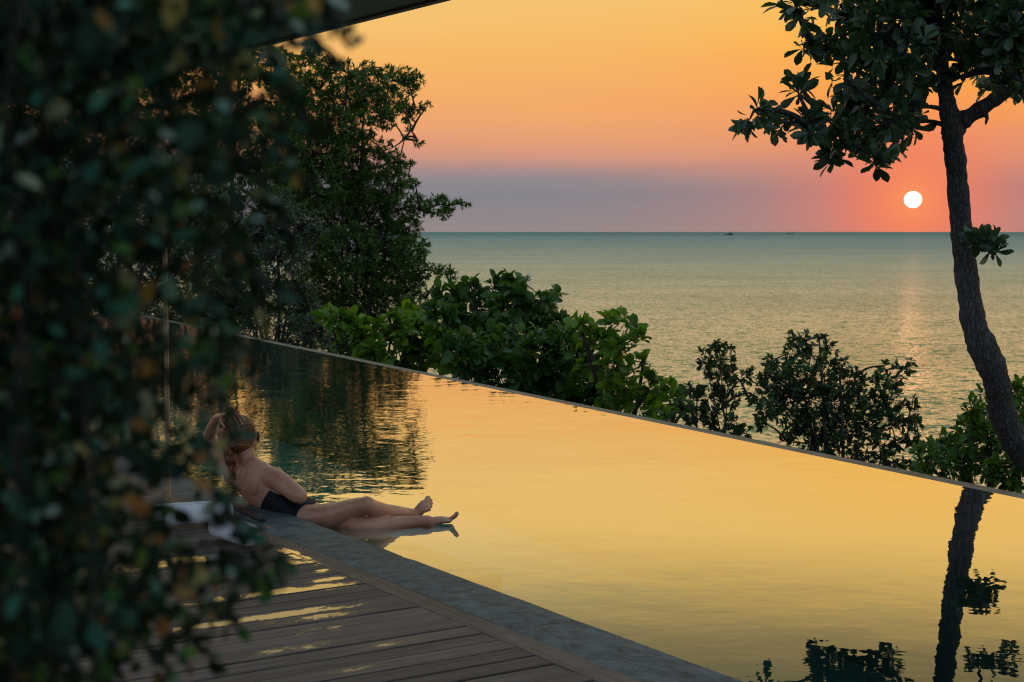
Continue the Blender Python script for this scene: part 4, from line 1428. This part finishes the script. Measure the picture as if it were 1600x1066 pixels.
    def dmin(A):
        r = np.empty(nv)
        k = np.empty(nv, int)
        for i0 in range(0, nv, 20000):
            dd = np.linalg.norm(co[i0:i0 + 20000, None] - A[None], axis=2)
            k[i0:i0 + 20000] = dd.argmin(1)
            r[i0:i0 + 20000] = dd.min(1)
        return r, k
    dt, kt = dmin(axp)
    dl, _ = dmin(legs)
    da, _ = dmin(arms)
    frac = kt / (len(axp) - 1) * (len(T) - 1)
    chest_dir = unit(np.cross(np.array([0, 0, 1.0]), side_sh))          # towards her front
    front = (co - axp[kt]) @ chest_dir
    top = np.where(front > 0.0, 4.6, 2.95 + 8.0 * np.maximum(front + 0.05, 0))
    is_suit = (dt < dl * 1.12) & (frac < np.minimum(top, 3.9)) & (co[:, 2] < 0.13) & (da > 0.062) & (frac > 0.02) & (np.linalg.norm(co - palr, axis=1) > 0.12)
    nl = len(me.polygons)
    li = np.zeros(len(me.loops), np.int32)
    me.loops.foreach_get('vertex_index', li)
    lt = np.zeros(nl, np.int32)
    me.polygons.foreach_get('loop_total', lt)
    if (lt == 4).all():
        Q = li.reshape(-1, 4)
        Q = Q[is_suit[Q].all(1)]
        used = np.unique(Q)
        remap = -np.ones(nv, int)
        remap[used] = np.arange(len(used))
        sv = co[used] + nr[used] * 0.0035
        sb = MB()
        sb.add(sv, remap[Q])
        under(sb.build('swimsuit', M_SUIT), root)
    # hair: many strands combed back from the hairline to a low knot, over a solid cap
    hb = MB()
    ellipsoid(hb, H(-0.018, 0, 0.010), ax, (0.107, 0.092, 0.111), 28, 18)
    knot = at(361.5, 718, 8.605)
    for i in range(780):
        a = RNG.uniform(-2.75, 2.75)
        # start on the hairline, run over the skull
        f0 = 0.074 - 0.016 * abs(a) ** 1.2 + RNG.normal(0, 0.003)
        th = np.clip(a * 0.82, -2.25, 2.25)
        P0 = np.array([f0, math.sin(th), math.cos(th)])
        pts = []
        lift = RNG.uniform(0.0, 0.012)
        for t in np.linspace(0, 0.93, 9):
            fx = f0 * (1 - t) + (-0.100) * t
            rr = math.sqrt(max(0.05, 1 - ((fx + 0.018) / 0.115) ** 2))
            thx = th * (1 - 0.25 * t)
            drop = -0.075 * t ** 2.2
            g = np.array([fx, math.sin(thx) * rr * 0.093 * (1 - 0.35 * t * t), math.cos(thx) * rr * 0.113 * (1 - 0.5 * t * t) + drop])
            q_ = g - np.array([-0.018, 0, 0])
            q_ = q_ / np.linalg.norm(q_ / np.array([0.107, 0.092, 0.111])) * (1.002 + lift * 2.5)      # laid on the cap
            pts.append(H(q_[0] - 0.018, q_[1], q_[2] + 0.010))
        pts.append(knot + RNG.normal(0, 0.012, 3))
        hb.tube(catmull(pts, 2), np.full(19, RNG.uniform(0.0014, 0.0036)), 4)
    hair = under(hb.build('hair', M_HAIR), root)
    kb = MB()
    ellipsoid(kb, knot, ax, (0.036, 0.036, 0.040))
    for i in range(90):     # twisted knot and loose tail
        a0 = RNG.uniform(0, 6.28)
        r = 0.040 * RNG.uniform(0.8, 1.1)
        tl = RNG.uniform(-0.6, 0.6)
        pts = [knot + Rt * r * math.cos(a0 + t) + Up * r * math.sin(a0 + t) * 1.05 + Fd * (0.024 * math.sin(tl + t * 0.5) - 0.010) for t in np.linspace(0, 2.6, 9)]
        kb.tube(pts, np.full(9, RNG.uniform(0.0016, 0.003)), 4)
    for i in range(50):
        pts = [knot + RNG.normal(0, 0.010, 3), knot + np.array([0.006, -0.02, -0.045]) + RNG.normal(0, 0.010, 3), knot + np.array([0.016, -0.015, -0.085 - RNG.uniform(0, 0.03)]) + RNG.normal(0, 0.010, 3)]
        kb.tube(catmull(pts, 4), np.linspace(0.0026, 0.001, 9), 4)
    under(kb.build('hair_knot', M_HAIR), root)
    # eyes behind the glasses
    for s in (-1, 1):
        e = MB()
        ellipsoid(e, H(0.080, s * 0.031, 0.006), ax, (0.011, 0.011, 0.011), 12, 8)
        under(e.build('eye', M_LENS), root)
    # sunglasses: two rims with lenses, bridge and arms
    gl = thing('sunglasses', None, None, H(0.1, 0, 0.004))
    fr = MB()
    for s in (-1, 1):
        c0 = H(0.108 - 0.006, s * 0.034, 0.004)
        ring = [c0 + Rt * 0.028 * math.cos(t) + Up * 0.024 * math.sin(t) - Fd * 0.016 * (s * 0.028 * math.cos(t) + 0.028) / 0.056 for t in np.linspace(0, 2 * math.pi, 25)]
        fr.tube(ring, np.full(25, 0.0026), 6)
        fr.tube([H(0.090, s * 0.064, 0.012), H(0.06, s * 0.077, 0.010), H(0.0, s * 0.083, 0.006)], [0.0026, 0.0024, 0.002], 6)
        ln = MB()
        v = [c0 - Fd * 0.008] + ring[:-1]
        v2 = [p - Fd * 0.0015 for p in v]
        ln.add(v + v2, tris=[(0, 1 + i, 1 + (i + 1) % 24) for i in range(24)] + [(25, 26 + (i + 1) % 24, 26 + i) for i in range(24)])
        o = under(ln.build('lens', M_LENS), gl)
    fr.tube([H(0.104, -0.008, 0.010), H(0.110, 0, 0.013), H(0.104, 0.008, 0.010)], np.full(3, 0.0024), 6)
    under(fr.build('frame', M_GLASSES), gl)
    gl.parent = root
    gl.matrix_parent_inverse = Matrix.Translation(-root.location)
    return root


person()

# ------------------------------------------------------------------ towels and small things on the deck


def towel(px, py, Y, length, r, yaw, label, bend=0.0, name='rolled_towel'):
    c = at(px, py, Y)
    c[2] = r + 0.004
    root = thing(name, label, 'towel', (c[0], c[1], 0.004), 'rolled white towels on the deck')
    d = np.array([math.cos(yaw), math.sin(yaw), 0])
    nrm = np.array([-d[1], d[0], 0])
    b = MB()
    k = 24
    turns = 3.2
    m = 70
    # spiral cross-section with cloth thickness, swept with softly rounded ends
    xs = np.linspace(-0.5, 0.5, k) * length
    prof = []
    for t in np.linspace(0, 1, m):
        a = t * turns * 2 * math.pi
        rr = r * (0.16 + 0.80 * t)
        prof.append((rr * math.cos(a), rr * math.sin(a)))
    prof = np.array(prof)
    th = r * 0.11
    nn_ = prof / np.linalg.norm(prof, axis=1, keepdims=True)
    loop = np.vstack([prof + nn_ * th, (prof - nn_ * th)[::-1]])
    L = len(loop)
    V = []
    for x in xs:
        u = abs(x) / (length / 2)
        sc = 1.0 - 0.10 * max(0, (u - 0.86) / 0.14) ** 2 + 0.012 * math.sin(x * 60)
        off = nrm * bend * (x / length * 2) ** 2
        for a, h in loop:
            rad = math.hypot(a, h) / r
            xx = x * (1.0 - 0.05 * rad ** 2 * u)
            V.append(np.array([0, 0, r]) + d * xx + off + nrm * a * sc + np.array([0, 0, h * sc * (0.92 if h < 0 else 1)]))
    Qd = [(i * L + j, i * L + (j + 1) % L, (i + 1) * L + (j + 1) % L, (i + 1) * L + j) for i in range(k - 1) for j in range(L)]
    half = m
    for base in (0, (k - 1) * L):
        for j in range(m - 1):
            q = (base + j, base + j + 1, base + L - 2 - j, base + L - 1 - j)
            Qd.append(q if base else q[::-1])
    b.add(V, Qd)
    b.build('towel_cloth', M_TOWEL, root)
    return root


towel(366, 834, 7.55, 0.34, 0.066, 2.25, 'thick rolled white towel nearest the stone edge, end towards us')
towel(302, 806, 8.0, 0.42, 0.062, 0.35, 'rolled white towel lying crosswise behind the other roll')


def strap():
    root = thing('leather_strap', 'narrow dark leather strap lying on the grey stone beside the towels', 'strap', W(-0.15, 3.9, 0.0))
    b = MB()
    P = catmull([W(-0.22, 3.62, 0.006), W(-0.20, 3.85, 0.007), W(-0.19, 4.1, 0.006), W(-0.20, 4.35, 0.010)], 5)
    v, q = [], []
    for i, p in enumerate(P):
        for s, hz in ((-1, 0), (1, 0), (1, 0.012), (-1, 0.012)):
            v.append(p + np.array([NV[0], NV[1], 0]) * 0.018 * s + np.array([0, 0, hz - 0.004]))
    for i in range(len(P) - 1):
        for j in range(4):
            q.append((i * 4 + j, i * 4 + (j + 1) % 4, (i + 1) * 4 + (j + 1) % 4, (i + 1) * 4 + j))
    q += [(3, 2, 1, 0), (len(v) - 4, len(v) - 3, len(v) - 2, len(v) - 1)]
    b.add(v, q)
    under(b.build('band', M_STRAP, smooth=False), root)
    b = MB()
    c = P[0] + np.array([0, 0, 0.008])
    ring = [c + np.array([NV[0], NV[1], 0]) * 0.024 * math.cos(t) + np.array([EV[0], EV[1], 0]) * 0.018 * math.sin(t) for t in np.linspace(0, 2 * math.pi, 17)]
    b.tube(ring, np.full(17, 0.004), 6)
    under(b.build('buckle', M_STRAP), root)


strap()


def boats():
    def boat(px, py, length, label, mast_side, cabin):
        Y = (CAM_Z - SEA_Z) * F_PX / (py - 362.0)
        c = at(px, py, Y)
        root = thing('fishing_boat', label, 'boat', (c[0], c[1], SEA_Z), 'small fishing boats near the horizon')
        L = length
        b = MB()
        st = np.linspace(-0.5, 0.5, 13)
        rings = []
        for s in st:
            wd = 0.13 * L * (1 - abs(2 * s) ** 3.0) + 0.004 * L
            sh = 0.10 * L + 0.10 * L * (2 * s) ** 2 * (1.0 if s * mast_side > 0 else 0.5)
            rings.append([(s * L, -wd, sh), (s * L, -wd * 0.7, 0.0), (s * L, 0, -0.03 * L), (s * L, wd * 0.7, 0.0), (s * L, wd, sh)])
        v = [p for r in rings for p in r]
        q = [(i * 5 + j, i * 5 + j + 1, (i + 1) * 5 + j + 1, (i + 1) * 5 + j) for i in range(12) for j in range(4)]
        q += [(i * 5, (i + 1) * 5, (i + 1) * 5 + 4, i * 5 + 4) for i in range(12)]
        b.add(v, q)
        b.build('hull', M_BOAT, root, smooth=False)
        b = MB()
        x0 = cabin * L
        b.box((x0 - 0.12 * L, -0.07 * L, 0.10 * L), (x0 + 0.12 * L, 0.07 * L, 0.27 * L), lambda v: v)
        b.box((x0 - 0.15 * L, -0.085 * L, 0.271 * L), (x0 + 0.15 * L, 0.085 * L, 0.29 * L), lambda v: v)
        b.build('cabin', M_BOAT, root, smooth=False)
        b = MB()
        mx = mast_side * 0.33 * L
        b.tube([(mx, 0, 0.1 * L), (mx, 0, 0.5 * L)], [0.012 * L, 0.008 * L], 6)
        b.tube([(mx, 0, 0.45 * L), (mx - mast_side * 0.2 * L, 0, 0.3 * L)], [0.008 * L, 0.006 * L], 6)
        b.build('mast', M_BOAT, root)

    boat(1139, 367.6, 32.0, 'dark fishing boat with a mast near the horizon, leftmost of three', 1, 0.12)
    boat(1232, 366.0, 22.0, 'tiny dark boat near the horizon, middle of three', -1, 0.1)
    boat(1239, 366.2, 18.0, 'tiny dark boat near the horizon, rightmost of three', 1, -0.1)


boats()
